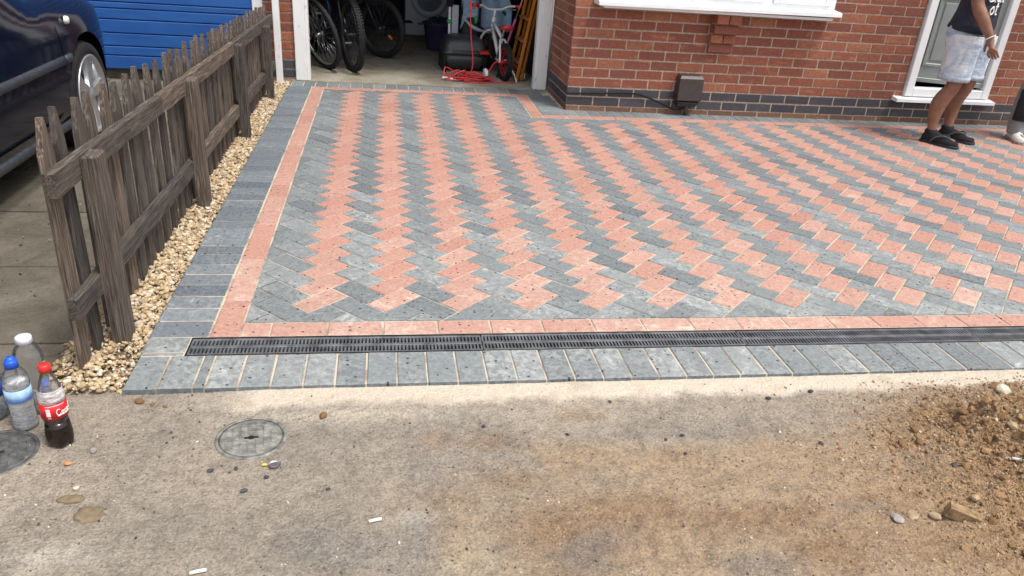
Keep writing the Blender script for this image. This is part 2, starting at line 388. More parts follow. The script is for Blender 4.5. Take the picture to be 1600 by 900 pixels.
M['irondk'] = plain("dark_cast_cover", (0.105, 0.104, 0.102), 0.6, 0.1, var=0.3, sc=40, bump=0.3)
M['cement'] = plain("damp_cement", (0.20, 0.150, 0.088), 0.8, var=0.15, sc=60, bump=0.4)
M['st_tan'] = plain("tan_stone", (0.42, 0.31, 0.19), 0.85, var=0.25, sc=50, bump=0.4)
M['st_br'] = plain("brown_shard", (0.30, 0.195, 0.10), 0.85, var=0.3, sc=50, bump=0.5)
M['st_grey'] = plain("grey_stone", (0.30, 0.27, 0.245), 0.85, var=0.2, sc=50, bump=0.4)
M['st_pale'] = plain("pale_stone", (0.66, 0.58, 0.45), 0.85, var=0.15, sc=40, bump=0.4)
M['st_dark'] = plain("dark_slate_chip", (0.055, 0.058, 0.068), 0.7, var=0.3, sc=60, bump=0.4)
M['st_or'] = plain("orange_brick_chip", (0.58, 0.24, 0.10), 0.85, var=0.2, sc=60, bump=0.4)
M['butt'] = plain("white_paper", (0.78, 0.76, 0.71), 0.8, var=0.06, bump=0.1)
def gravelmat():
    n = NM("golden_gravel"); P = n.P()
    b = n.ramp(n.attr('rnd')['Fac'], [(0, (0.30, 0.205, 0.115)), (0.25, (0.46, 0.34, 0.195)), (0.6, (0.60, 0.465, 0.285)), (0.85, (0.70, 0.585, 0.42)), (0.94, (0.78, 0.72, 0.62)), (1, (0.36, 0.31, 0.28))])
    n.col(n.mix(n.ramp(n.noise(90, 4, 0.6, P), [(0.4, 0.45), (0.65, 0)]), b, (0.20, 0.13, 0.07))).set(0.85).bump(n.noise(220, 3), 0.25, 0.003); return n.m
M['gravel'] = gravelmat()
def gritmat():
    n = NM("loose_grit")
    n.col(n.ramp(n.attr('rnd')['Fac'], [(0, (0.035, 0.032, 0.030)), (0.35, (0.10, 0.085, 0.070)), (0.6, (0.20, 0.155, 0.105)), (0.85, (0.34, 0.26, 0.17)), (1, (0.62, 0.56, 0.46))])).set(0.9); return n.m
M['grit'] = gritmat()
def soilmat():
    n = NM("soil_crumb"); P = n.P()
    b = n.ramp(n.attr('rnd')['Fac'], [(0, (0.20, 0.112, 0.050)), (0.45, (0.31, 0.188, 0.094)), (0.85, (0.40, 0.262, 0.145)), (0.96, (0.50, 0.39, 0.26)), (1, (0.62, 0.54, 0.42))])
    n.col(b).set(0.95).bump(n.noise(200, 4, 0.7, P), 0.6, 0.006); return n.m
M['soil'] = soilmat()
def dirtmat():
    n = NM("sandy_dirt"); P = n.P()
    at_ = n.attr('tint'); at = at_['Color']; al = at_['Alpha']
    f1 = n.ramp(n.noise(30, 7, 0.72, P), [(0.34, 0.62), (0.58, 1.06)])
    f2 = n.ramp(n.noise(125, 5, 0.75, P), [(0.37, 0.52), (0.55, 1.05)])
    c = n.mix(n.math('MULTIPLY', al, .85), at, f1, 'MULTIPLY'); c = n.mix(n.math('MULTIPLY', al, .8), c, f2, 'MULTIPLY')
    sp = n.vor(120, P, dim='2D'); pale = n.math('MULTIPLY', n.math('LESS_THAN', sp['Distance'], 0.24), n.math('GREATER_THAN', n.attr_sep(sp['Color']), 0.90))
    c = n.mix(n.math('MULTIPLY', pale, 0.6), c, (0.60, 0.53, 0.43))
    dk = n.vor(95, n.mix(0.012, P, n.n.new('ShaderNodeTexNoise').outputs['Color']), dim='2D'); dkm = n.math('MULTIPLY', n.math('LESS_THAN', dk['Distance'], 0.26), n.math('GREATER_THAN', n.attr_sep(dk['Color']), 0.93))
    c = n.mix(n.math('MULTIPLY', n.math('MULTIPLY', dkm, al), 0.45), c, (0.06, 0.055, 0.05))
    n.col(c).set(0.95).bump(n.math('ADD', n.noise(45, 6, 0.7, P), n.math('MULTIPLY', n.noise(130, 4, 0.7, P), 0.9)), 1.0, 0.016); return n.m
M['dirt'] = dirtmat()
M['ground'] = concrete("far_ground", [(0.3, (0.10, 0.09, 0.08)), (0.7, (0.20, 0.18, 0.15))], 0.6)

def with_rnd(o, per_vert):
    a = o.data.attributes.new('rnd', 'FLOAT', 'POINT'); a.data.foreach_set('value', np.asarray(per_vert, dtype=np.float32))
# ------------------------------------------------------------------ setting: ground, dirt strip, slabs
g = MB().add([(-300, -300, -0.11), (300, -300, -0.11), (300, 300, -0.11), (-300, 300, -0.11)], [(0, 1, 2, 3)]).build("ground", M['ground'])
tag(g, kind="structure")
P_ = 0.09917; W_ = 0.1233
YG, YR0, YR1 = 4.495, 4.197, 4.296
def yfield(x): return 3.430 + 0.016 * (x - 1.8)
YW = 3.745
# the dug-up strip in front: height field with soil, sand and dug heap
nx, ny = 760, 240
X, Y = np.meshgrid(np.linspace(-3.2, 5.4, nx), np.linspace(-2.6, -0.27, ny) , indexing='ij')
E = lambda cx, cy, rx, ry: np.exp(-(((X - cx) / rx) ** 2 + ((Y - cy) / ry) ** 2))
n1 = fbm(X, Y, 2.2, 5, 3); n2 = fbm(X, Y, 14, 4, 9); n3 = fbm(X, Y, 45, 3, 21); n4 = fbm(X, Y, 6, 5, 31)
heap = np.clip(1.1 * E(3.10, -0.85, 0.68, 0.40) + 0.55 * E(2.52, -0.72, 0.22, 0.13) + 0.55 * E(2.62, -1.20, 0.42, 0.24), 0, 1.3)
heap = heap * (0.55 + 0.9 * n4)
Zh = -0.022 + (n1 - 0.5) * 0.012 + (n2 - 0.5) * 0.007 + (n3 - 0.5) * 0.004
n5 = fbm(X, Y, 28, 3, 77); Zh += heap * 0.062 + heap * np.abs(n3 - 0.5) * 0.05 + heap * np.abs(n5 - 0.5) * 0.10 + heap * np.abs(n2 - 0.5) * 0.13 - heap * 0.035 * np.clip((fbm(X, Y, 9, 4, 66) - .5) * 6, 0, 1)
rut = E(1.35, -1.02, 0.28, 0.12) + E(1.75, -1.02, 0.3, 0.1); Zh += rut * (n3 - 0.5) * 0.022
edge = np.clip((Y + 0.432 + (n4 - 0.5) * 0.09 + (n2 - 0.5) * 0.05) / 0.035, 0, 1); edge = edge * np.clip((X - 0.05 + (n4 - .5) * .3) / 0.30, 0, 1)
Zh = Zh * (1 - edge * 0.7) + edge * 0.7 * (-0.012 + (n2 - 0.5) * 0.006)
for cx, cy in ((.274, -.556), (-.385, -.585)):
    mk = np.clip((.135 - np.hypot(X - cx, Y - cy)) / .03, 0, 1); Zh = Zh * (1 - mk) + mk * (-.0235)
Zh = np.where(Y > -0.315, np.minimum(Zh, -0.016), Zh)
T = np.zeros(X.shape + (3,)); TG = 1.56
def lay(c, m): 
    m = np.clip(m, 0, 1)[..., None]; T[:] = T * (1 - m) + np.minimum(np.array(c) * TG, .88) * m
lay((0.318, 0.268, 0.208), np.ones_like(X))
lay((0.252, 0.220, 0.182), np.clip((n1 - 0.44) * 5, 0, 1) * 0.8); lay((0.242, 0.209, 0.170), np.clip((fbm(X, Y, 7, 4, 91) - .52) * 7, 0, 1) * .55)
lay((0.375, 0.315, 0.245), np.clip((fbm(X, Y, 2.6, 5, 55) - 0.50) * 6, 0, 1) * 0.6)
lay((0.345, 0.240, 0.142), np.clip((X - 0.75 + (n4 - 0.5) * 0.9) * 1.8, 0, 1) * np.clip((-0.57 - Y + (n1 - 0.5) * 0.5) * 5, 0, 1) * 0.72)
for cx, cy, rx, ry, s in [(1.25, -.50, .07, .035, .55), (1.51, -.715, .09, .05, .5), (.95, -.62, .07, .04, .5), (.80, -.61, .06, .05, .35), (1.13, -1.0, .22, .12, .75), (1.32, -.93, .16, .06, .7), (1.66, -.99, .22, .06, .85), (1.76, -1.12, .12, .07, .9), (1.9, -1.06, .12, .04, .6), (.82, -.86, .10, .05, .4), (1.0, -.8, .1, .04, .45), (2.05, -.95, .2, .05, .5), (2.2, -1.15, .3, .08, .7), (-.09, -.35, .04, .02, .6), (.47, -.464, .035, .02, .6), (1.0, -1.2, .2, .1, .5), (1.5, -1.3, .3, .1, .8)]:
    lay((0.250, 0.162, 0.092), np.clip(E(cx, cy, rx * 1.15, ry * 1.15) * 1.5 - .9 * n4 - .35 * n2 + .25, 0, 1) * s * 1.05 * (0.5 + n2))
lay((0.305, 0.192, 0.102), np.clip(heap * 1.9, 0, 0.95)); lay((0.190, 0.105, 0.048), np.clip(heap * 1.5 - 0.25, 0, 1) * np.clip((n2 - 0.38) * 3.5, 0, 1) * 0.8)
lay((0.32, 0.225, 0.135), np.clip(heap - 0.3, 0, 1) * np.clip((n4 - 0.5) * 6, 0, 1) * 0.7)
for cx, cy, rx, ry, s in [(1.57, -1.15, .13, .05, .9), (1.2, -1.03, .1, .05, .6), (1.13, -1.08, .08, .05, .6), (1.95, -.98, .08, .02, .5), (.3, -.95, .3, .12, .3), (1.32, -.60, .16, .05, .35), (1.7, -.6, .25, .06, .4), (2.25, -.80, .14, .06, .22), (.62, -1.0, .22, .08, .45), (.15, -1.15, .2, .1, .5)]:
    lay((0.165, 0.155, 0.145), np.clip(E(cx, cy, rx * 1.15, ry * 1.15) * 1.4 - .8 * n4 - .4 * n2 + .25, 0, 1) * s * 0.8 * (0.4 + 1.2 * n2))
lay((0.44, 0.35, 0.22), np.clip(E(.83, -1.07, .09, .06) * 1.4 - .9 * n4 - .3 * n2 + .2, 0, 1) * .55); lay((0.45, 0.42, 0.38), E(.73, -.92, .05, .03) * .3)
lay((0.52, 0.47, 0.40), E(-.1, -.98, .1, .04) * n3); lay((0.36, 0.17, 0.12), np.clip(E(.52, -1.13, .13, .045) * 1.4 - .9 * n4 - .4 * n2 + .2, 0, 1) * 0.45)
lay((0.575, 0.485, 0.385), np.clip(edge * 1.1, 0, 0.95)); lay((0.40, 0.33, 0.25), edge * np.clip((n2 - 0.55) * 6, 0, 1) * 0.55)
lay((0.46, 0.40, 0.31), E(.55, -.46, .35, .05) * 0.8)
vs = np.stack([X, Y, Zh], -1).reshape(-1, 3)
I = np.arange(nx * ny).reshape(nx, ny)
fs = np.stack([I[:-1, :-1], I[1:, :-1], I[1:, 1:], I[:-1, 1:]], -1).reshape(-1, 4)
me = bpy.data.meshes.new("dirt_ground"); me.from_pydata(vs.tolist(), [], fs.tolist()); me.update()
me.polygons.foreach_set('use_smooth', [True] * len(me.polygons)); me.materials.append(M['dirt'])
ca = me.color_attributes.new('tint', 'FLOAT_COLOR', 'POINT')
ca.data.foreach_set('color', np.concatenate([T.reshape(-1, 3), 1 - .75 * edge.reshape(-1, 1)], 1).astype(np.float32).ravel())
dirt = link(bpy.data.objects.new("dirt_ground", me)); tag(dirt, kind="structure")
def hz(x, y):
    i = int(round((x + 3.2) / 8.6 * (nx - 1))); j = int(round((y + 2.6) / 2.33 * (ny - 1)))
    return float(Zh[min(max(i, 0), nx - 1), min(max(j, 0), ny - 1)])
# stones and grit, several shapes, merged by numpy
def stone_shape(seed, sub=1, flat=0.65):
    rg = random.Random(seed); bm = bmesh.new(); bmesh.ops.create_icosphere(bm, subdivisions=sub, radius=0.5)
    sx, sy, sz = rg.uniform(.9, 1.25), rg.uniform(.65, .95), flat * rg.uniform(.75, 1.1)
    ks = [Vector((rg.uniform(-1, 1), rg.uniform(-1, 1), rg.uniform(-1, 1))).normalized() for _ in range(6)]
    for v in bm.verts:
        d = v.co.normalized(); q = 1.0
        for k in ks: q = min(q, rg.uniform(.80, .86) / max(d.dot(k), 0.3) if d.dot(k) > .8 else q)
        q *= rg.uniform(.93, 1.07); v.co = Vector((v.co.x * sx * q, v.co.y * sy * q, v.co.z * sz * q))
    bm.verts.index_update(); bm.faces.ensure_lookup_table()
    V = np.array([v.co[:] for v in bm.verts]); F = np.array([[v.index for v in f.verts] for f in bm.faces]); bm.free(); return V, F
def scatter(name, pts, sizes, rnd, mat, shapes, smooth=False, tilt=0.6):
    allv, allf, allr = [], [], []; n = 0
    for i, (p, s) in enumerate(zip(pts, sizes)):
        V, F = shapes[i % len(shapes)]
        rot = np.array(Euler((random.uniform(-tilt, tilt), random.uniform(-tilt, tilt), random.uniform(0, 6.28))).to_matrix())
        allv.append(V @ rot.T * s + np.array(p)); allf.append(F + n); allr.append(np.full(len(V), rnd[i])); n += len(V)
    me = bpy.data.meshes.new(name); me.from_pydata(np.concatenate(allv).tolist(), [], np.concatenate(allf).tolist()); me.update()
    if smooth: me.polygons.foreach_set('use_smooth', [True] * len(me.polygons))
    me.materials.append(mat); o = link(bpy.data.objects.new(name, me)); with_rnd(o, np.concatenate(allr)); return o
SH = [stone_shape(i, 2) for i in range(8)]; SL = [stone_shape(40 + i, 1) for i in range(6)]
pts, szs = [], []
for k in range(9500):
    y = random.uniform(-0.31, 4.50); xr = -0.148 - 0.004 * random.random(); xl = -0.345
    if y < 0.0: xl = -0.36 - 0.05 * random.random()
    x = random.uniform(xl, xr)
    if y < -0.05 and x > -0.24 and random.random() < 0.6 and y > -0.2: continue
    lay_ = random.random(); s = random.choice([.010, .012, .015, .018, .021, .026]) * random.uniform(.85, 1.15)
    pts.append((x, y, -0.028 + lay_ * 0.020 + 0.012 * math.exp(-((x + .25) / .05) ** 2))); szs.append(s)
for k in range(4500):
    y = random.uniform(-0.31, 4.50); pts.append((random.uniform(-.36 if y < 0 else -.345, -.148), y, -.020 + random.random() * .014)); szs.append(random.uniform(.005, .010))
gr = scatter("gravel", pts, szs, [random.random() for _ in pts], M['gravel'], SH, True); tag(gr, "golden pea gravel along the foot of the picket fence", "gravel", kind="stuff")
gb = MB().box(-0.40, -0.142, -0.32, 4.50, -0.10, -0.030).build("gravel_bed", M['dirt']); tag(gb, kind="structure")
a = gb.data.color_attributes.new('tint', 'FLOAT_COLOR', 'POINT'); a.data.foreach_set('color', [0.34, 0.25, 0.15, 1] * len(gb.data.vertices))
pts, szs, rn = [], [], []
for k in range(160):
    x = random.uniform(-1.25, -.36); y = random.uniform(-.25, 2.6); s = random.choice([.006, .008, .010, .014])
    pts.append((x, y, -.045 + s * .15)); szs.append(s); rn.append(random.random())
for k in range(12000):
    x = random.uniform(-1.3, 4.2); y = random.uniform(-1.75, -0.33)
    if random.random() > .25 + 1.1 * float(fbm(np.array([x]), np.array([y]), 3.0, 3, 5)[0] > .52): continue
    d = random.random() ** 3.2; s = 0.0028 + 0.008 * d
    i = min(int((x + 3.2) / 8.6 * (nx - 1)), nx - 1); j = min(int((y + 2.6) / 2.33 * (ny - 1)), ny - 1)
    if edge[i, j] > 0.5 and random.random() < 0.85: continue
    hp = heap[i, j]
    if hp > 0.3: s *= 1.7
    pts.append((x, y, Zh[i, j] + s * 0.12)); szs.append(s)
    rn.append(random.uniform(0.5, 0.9) if hp > 0.25 else random.random() ** .75)
gt = scatter("grit", pts, szs, rn, M['grit'], SL, False, 1.0); tag(gt, "loose grit and soil crumbs over the dug-up ground", "grit", kind="stuff")

pts, szs, rn = [], [], []
for k in range(30000):
    x = random.gauss(2.70, .42); y = random.gauss(-.90, .28)
    if y > -0.37 or x < 1.75 or x > 4 or random.random() > .25 + 1.2 * heap[min(int((x + 3.2) / 8.6 * (nx - 1)), nx - 1), min(int((y + 2.6) / 2.33 * (ny - 1)), ny - 1)]: continue
    s = random.choice([.004, .004, .005, .005, .006, .006, .007, .007, .008, .009, .011, .014]) * random.uniform(.8, 1.2)
    pts.append((x, y, hz(x, y) + s * 0.02)); szs.append(s); rn.append(random.random())
for k in range(900):
    x = random.gauss(2.62, .30); y = random.gauss(-.90, .26)
    if y > -0.45 or x < 2.1 or x > 3.6 or random.random() > .15 + heap[min(int((x + 3.2) / 8.6 * (nx - 1)), nx - 1), min(int((y + 2.6) / 2.33 * (ny - 1)), ny - 1)]: continue
    s = random.choice([.016, .018, .022, .026, .032, .040]) * random.uniform(.8, 1.2); pts.append((x, y, hz(x, y) - s * .10)); szs.append(s); rn.append(random.uniform(.05, .6))
for k in range(5200):
    x = random.uniform(.6, 2.6); y = random.uniform(-1.35, -.55)
    if random.random() > .04 + 1.6 * max(0, float(fbm(np.array([x]), np.array([y]), 5.0, 3, 15)[0]) - .50) * (2.2 if y < -.8 else 1.0): continue
    s = random.choice([.003, .003, .004, .004, .005, .006, .008]) * random.uniform(.8, 1.2); pts.append((x, y, hz(x, y) + s * .05)); szs.append(s); rn.append(random.random() * .9)
so_ = scatter("soil_crumbs", pts, szs, rn, M['soil'], SL, False, 1.5); tag(so_, "brown soil crumbs and small stones over the dirt heap", "soil", kind="stuff")
# neighbour's concrete slabs
nb = MB().box(-6.0, -0.345, -0.27, 4.62, -0.12, -0.062).build("neighbour_drive", M['slab']); tag(nb, kind="structure")
for j in range(8):
    y0 = -0.27 if j == 0 else 0.055 + (j - 1) * 0.64; y1 = 0.055 + j * 0.64
    if y0 > 4.5: break
    y1 = min(y1, 4.60)
    for i in range(5):
        x1 = -0.352 - i * 0.96 - (0.3 if j % 2 and i else 0); x0 = -0.352 - (i + 1) * 0.96 - (0.3 if j % 2 else 0)
        if random.random() < 2: MB().box(x0 + .006, x1 - .006, y0 + .007, y1 - .007, -0.10, -0.046 + random.uniform(-.003, .002), 0.004).build("slab", M['slab'], nb)

# ------------------------------------------------------------------ block-paved driveway
def sheet(name, x0, x1, y0, y1, z, mat, parent=None):
    return MB().add([(x0, y0, z), (x1, y0, z), (x1, y1, z), (x0, y1, z)], [(0, 1, 2, 3)]).build(name, mat, parent)
bed = MB().box(-0.138, 7.2, -0.318, -W_ - .0005, -0.09, -0.0042).box(-0.138, -.003, -W_ - .0005, .0005, -.09, -.0042).box(-0.138, 7.2, .0005, YW + .02, -0.09, -0.0042).box(-0.130, 2.16, YW + .02, YG, -0.09, -0.0042)
drive = MB()
drive.add([(0.15, P_, -0.0045), (7.2, P_, -0.0045), (7.2, yfield(7.2), -0.0045), (0.15, yfield(.15), -0.0045)], [(0, 1, 2, 3)])
drive.add([(0.15, yfield(.15), -0.0045), (1.81, yfield(1.81), -0.0045), (1.81, YR0, -0.0045), (0.15, YR0, -0.0045)], [(0, 1, 2, 3)])
drive = tag(drive.build("driveway", M['sand']), kind="structure")
def rect(x0, x1, y0, y1): return [(x0, y0), (x1, y0), (x1, y1), (x0, y1)]
G = 0.0027            # half a joint
HP = 0.0998
u_ = Vector((1, 1)) * (HP / math.sqrt(2)); v_ = Vector((-1, 1)) * (HP / math.sqrt(2))
O_ = Vector((0.409, 0.2775)) - u_ * 1.0 - v_ * 0.5
def uv2w(a, b): q = O_ + u_ * a + v_ * b; return (q.x, q.y)
XB = 1.805
blocks = []           # (polygon, is_slash, full)
for i in range(-10, 80):
    for j in range(-70, 60):
        k = (i - j) % 4
        if k == 0: quad = [(i, j), (i + 2, j), (i + 2, j + 1), (i, j + 1)]; sl_ = True
        elif k == 3: quad = [(i, j), (i + 1, j), (i + 1, j + 2), (i, j + 2)]; sl_ = False
        else: continue
        q = [uv2w(a, b) for a, b in quad]; cx = sum(p[0] for p in q) / 4; cy = sum(p[1] for p in q) / 4
        if cx < 0 or cx > 6.9 or cy < 0 or cy > 4.3: continue
        a0 = area(q)
        p = clip(q, -1, 0, -0.151 - G)
        p = clip(p, 0, -1, -P_ - G) if p else p
        p = clip(p, 0, 1, YR0 - G) if p else p
        if not p: continue
        if max(t[0] for t in p) > XB and max(t[1] - yfield(t[0]) for t in p) > 0:
            pa = clip(p, 1, 0, XB - G); pb = clip(p, -0.016, 1, 3.430 - 0.016 * 1.8 - G)
            aa = area(pa) if pa else 0; ab = area(pb) if pb else 0
            p = pa if aa > ab else pb
        if not p or area(p) < a0 * 0.035: continue
        fr = area(p) / a0; blocks.append((p, sl_ and fr > 0.88, fr > 0.999, (cx, cy), sl_))
mesh_full = {}
for red in (True, False):
    for s_ in (True, False):
        L_, S_ = HP - G, HP / 2 - G
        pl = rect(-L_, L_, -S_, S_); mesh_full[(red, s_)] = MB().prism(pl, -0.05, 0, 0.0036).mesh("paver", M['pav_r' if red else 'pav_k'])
camv = Vector((0.6563, -2.4134, 1.3625))
def seen_size(c):
    d = Vector((c[0], c[1], 0)) - camv; q = cam.matrix_world.inverted() @ Vector((c[0], c[1], 0))
    if abs(q.x / -q.z) > 0.72 or abs(q.y / -q.z) > 0.42: return 0.0
    return 1.36 / d.length ** 3
blocks.sort(key=lambda b: -seen_size(b[3]) * (area(b[0]) / 0.02) ** 0.5)
far = MB(); far_r = MB(); rk, rr = [], []
for n, (p, red, full, c, s_) in enumerate(blocks):
    jit = (random.uniform(-.0014, .0014), random.uniform(-.010, .010), random.uniform(-.010, .010))
    if n < 300:
        if full: o = inst("paver", mesh_full[(red, s_)], drive, (c[0], c[1], jit[0]), (jit[1], jit[2], (PI / 4 if s_ else 3 * PI / 4) + random.uniform(-.004, .004)))
        else:
            pc = (sum(t[0] for t in p) / len(p), sum(t[1] for t in p) / len(p))
            pp = inset([(t[0] - pc[0], t[1] - pc[1]) for t in p], G * 0.8)
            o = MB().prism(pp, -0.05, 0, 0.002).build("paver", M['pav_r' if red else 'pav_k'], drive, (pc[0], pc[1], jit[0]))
    else:
        mb, rl = (far_r, rr) if red else (far, rk)
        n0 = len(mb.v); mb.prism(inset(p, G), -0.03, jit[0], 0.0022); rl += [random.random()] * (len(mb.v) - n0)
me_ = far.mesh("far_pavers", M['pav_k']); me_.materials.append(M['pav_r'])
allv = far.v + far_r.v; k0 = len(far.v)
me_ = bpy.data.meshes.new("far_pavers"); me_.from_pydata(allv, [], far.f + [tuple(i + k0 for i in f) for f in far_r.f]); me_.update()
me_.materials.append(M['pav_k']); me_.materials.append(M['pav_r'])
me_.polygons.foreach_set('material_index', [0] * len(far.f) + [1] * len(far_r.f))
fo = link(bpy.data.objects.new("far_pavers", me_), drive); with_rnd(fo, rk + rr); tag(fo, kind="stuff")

border = tag(bed.build("driveway_border", M['sand']), kind="structure")
def bp(x0, x1, y0, y1, red=False, sk=0.0, dz=0.0, gap=0.0, mk='pav_k'):
    """one border paver; sk shifts the far edge in y per metre of x"""
    cx, cy = (x0 + x1) / 2, (y0 + y1) / 2; g_ = G - .0006 + gap + random.uniform(0, .0014)
    pl = [(x0 + g_ - cx, y0 + g_ - cy - sk), (x1 - g_ - cx, y0 + g_ - cy + sk), (x1 - g_ - cx, y1 - g_ - cy + sk), (x0 + g_ - cx, y1 - g_ - cy - sk)]
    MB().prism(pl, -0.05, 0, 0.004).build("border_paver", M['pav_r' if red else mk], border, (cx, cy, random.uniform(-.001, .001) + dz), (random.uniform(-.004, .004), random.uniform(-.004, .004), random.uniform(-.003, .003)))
xs = [-0.143, -0.043, 0.063, 0.0985] + [0.0985 + k * P_ for k in range(1, 44)]
for a, b in zip(xs[:-1], xs[1:]): bp(a, b, -W_ - 2 * P_, -W_)
bp(-0.146, -0.004, -W_ + .024, -.002); bp(-0.146, -0.004, -W_, -W_ + .024)
y = 0.0; yy = 0.1194 - P_
k = 0
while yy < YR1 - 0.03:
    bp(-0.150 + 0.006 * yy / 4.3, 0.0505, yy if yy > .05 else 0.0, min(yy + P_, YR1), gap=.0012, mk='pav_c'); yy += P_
ys = [0.0, 0.218, 0.279] + [0.4776 + k * 2 * P_ for k in range(20) if 0.4776 + k * 2 * P_ < YR1 - .05] + [YR1]
for a, b in zip(ys[:-1], ys[1:]): bp(0.0527, 0.151, a, b, True)
xs = [0.151, 0.251] + [0.251 + k * 2 * P_ for k in range(1, 28)]
for a, b in zip(xs[:-1], xs[1:]): bp(a, b, 0.0, P_, True)
xs = [0.151 + k * 2 * P_ for k in range(0, 9)] + [1.903]
for a, b in zip(xs[:-1], xs[1:]): bp(a, b, YR0, YR1, True)
xs = [-0.127 + k * P_ for k in range(0, 23)]
for a, b in zip(xs[:-1], xs[1:]): bp(a, min(b, 2.10), YR1, YG)
ys = [3.435 + k * 2 * P_ for k in range(0, 4)] + [YR0]
for a, b in zip(ys[:-1], ys[1:]): bp(1.806, 1.903, a, b, True)
yy = 3.53
while yy < YR1 - .03: bp(1.906, 2.112, yy, min(yy + P_, YR1)); yy += P_
x = 1.903
while x < 6.7:
    yf = yfield(x + P_); bp(x, x + 2 * P_, yf, yf + P_, True, 0.0016); x += 2 * P_
x = 1.906
while x < 6.7:
    yf = yfield(x + P_ / 2) + P_; bp(x, x + P_, yf, YW - .004, False, 0.0008); x += P_

# drainage channel with its grates
ch = thing("drainage_channel", "long black slotted drain across the driveway front", "drain", (0, -W_, 0))
MB().box(0, 4.3, 0.002, W_ - .002, -0.09, -0.040).box(0, 4.3, 0.001, 0.006, -0.08, -0.003).box(0, 4.3, W_ - .006, W_ - .001, -0.08, -0.003).box(-.003, 0.002, 0.001, W_ - .001, -.08, -.004).build("channel", M['black'], ch)
gm = MB()
for a, b in ((0.007, 0.018), (W_ / 2 - .008, W_ / 2 + .008), (W_ - .018, W_ - .007)): gm.box(0.001, 0.998, a, b, -0.022, -0.0035, 0.0015)
nb_ = 79
for k in range(nb_ + 1):
    xc = 0.004 + k * (0.991 / nb_)
    for a, b in ((0.017, W_ / 2 - .007), (W_ / 2 + .007, W_ - .017)):
        gm.box(xc - .0031, xc + .0031, a, b, -0.020, -0.0048)
gmesh = gm.mesh("grate", M['grate'])
for k in range(4): inst("grate", gmesh, ch, (k * 1.0 + .001, 0, random.uniform(-.001, .001)), (0, 0, random.uniform(-.001, .001)))

# ------------------------------------------------------------------ brick house
BR, BH = 0.2275, 0.0770
house = thing("brick_house", "red brick house with blue-black brick plinth", "house", (2.14, YW, 0))
hx, hy = 2.14, YW
Z0 = 0.199 - 2 * BH + 0.0      # top of the half-buried brown course
DX0, DX1, DZ = 5.165, 6.01, 0.20    # door hole
WX0, WX1, WZ = 2.52, 4.30, 0.84     # window hole
nbrick = 0; fb, fbr = MB(), []
def brick_piece(mb_core, parent, mat, x0, x1, z0, z1, proud=0.006, n=[0], far_=None, ax='x', yo=0.0):
    ww, hh = x1 - x0, z1 - z0
    t = 0.05
    b = MB().box(-ww / 2, ww / 2, -proud + random.uniform(-.0008, .0012), t, -hh / 2, hh / 2, 0.0025)
    return b
wall = MB()
def wbox(x0, x1, z0, z1): wall.box(x0 - hx, x1 - hx, 0.0, 0.11, z0, z1)
wbox(2.142, WX0, -0.1, 2.6); wbox(WX0, WX1, -0.1, WZ); wbox(WX0, WX1, 2.05, 2.6); wbox(WX1, DX0, -0.1, 2.6); wbox(DX0, DX1, -0.1, DZ); wbox(DX0, DX1, 2.25, 2.6); wbox(DX1, 8.2, -0.1, 2.6)
front = wall.build("wall", M['mortar'], house)
wall2 = MB().box(0.0, 0.11, 0.112, 0.80, -0.1, 2.6); ret = wall2.build("wall", M['mortar'], house)
rows = []
z = Z0
rows_z = [(-0.02, Z0 - .008, 'brick_b', 0.5)]
for r in range(33):
    rows_z.append((Z0 + r * BH + 0.0, Z0 + (r + 1) * BH - 0.0125, 'brick_k' if r < 2 else 'brick', 0.0 if r % 2 else 0.5))
cnt = 0
def lay_brick(parent, mat, w_, h_, loc, rotz, individual):
    global cnt
    b = MB().box(-w_ / 2, w_ / 2, -0.0035 + random.uniform(-.001, .001), 0.04, -h_ / 2, h_ / 2, 0.0022)
    if individual:
        o = b.build("brick", M[mat], parent, loc, (random.uniform(-.004, .004), random.uniform(-.004, .004), rotz)); cnt += 1
    else:
        Mx = Matrix.Translation(loc) @ Matrix.Rotation(rotz, 4, 'Z'); key = (parent.name, mat)
        mb, rl = stuffb.setdefault(key, (MB(), [])); n0 = len(mb.v)
        mb.add(b.v, b.f, Mx); rl += [random.random()] * (len(mb.v) - n0)
stuffb = {}
for r, (za, zb, mt, off) in enumerate(rows_z):
    # front face; joints fall at 2.713 + k*BR on the upper dark row (r == 2)
    base = 2.713 + (0.0 if r % 2 == 0 else BR / 2)
    x = base - 4 * BR
    cuts = []
    while x < 8.2: cuts.append((x, x + BR - 0.0125)); x += BR
    for a, b in cuts:
        a = max(a, 2.142); b = min(b, 8.19)
        if b - a < 0.03: continue
        segs = [(a, b)]
        def cut(segs, lo, hi):
            out = []
            for p, q in segs:
                if q <= lo or p >= hi: out.append((p, q)); continue
                if lo - p > 0.025: out.append((p, lo))
                if q - hi > 0.025: out.append((hi, q))
            return out
        if zb > WZ and za < 2.05: segs = cut(segs, WX0 - .012, WX1 + .012)
        if zb > DZ + .01 and za < 2.25: segs = cut(segs, DX0 - .006, DX1 + .006)
        for p, q in segs:
            ind = zb < 0.99 + 0.0 and q < 6.45
            if ind and (cnt >= 225): ind = False
            lay_brick(front, mt, q - p, zb - za, ((p + q) / 2 - hx, 0.0, (za + zb) / 2), 0.0, ind)
    # return wall into the garage bay, facing -X
    y = YW + 0.004; first = 0.105 if r % 2 else 0.2175; k = 0
    while y < 4.495:
        ln = first if k == 0 else 0.2175
        y2 = min(y + ln, 4.497)
        if y2 - y > 0.03:
            ind = zb < 0.99
            lay_brick(ret, mt, y2 - y, zb - za, (0.0, (y + y2) / 2 - hy, (za + zb) / 2), -PI / 2, ind and cnt < 299)
        y = y2 + 0.010; k += 1
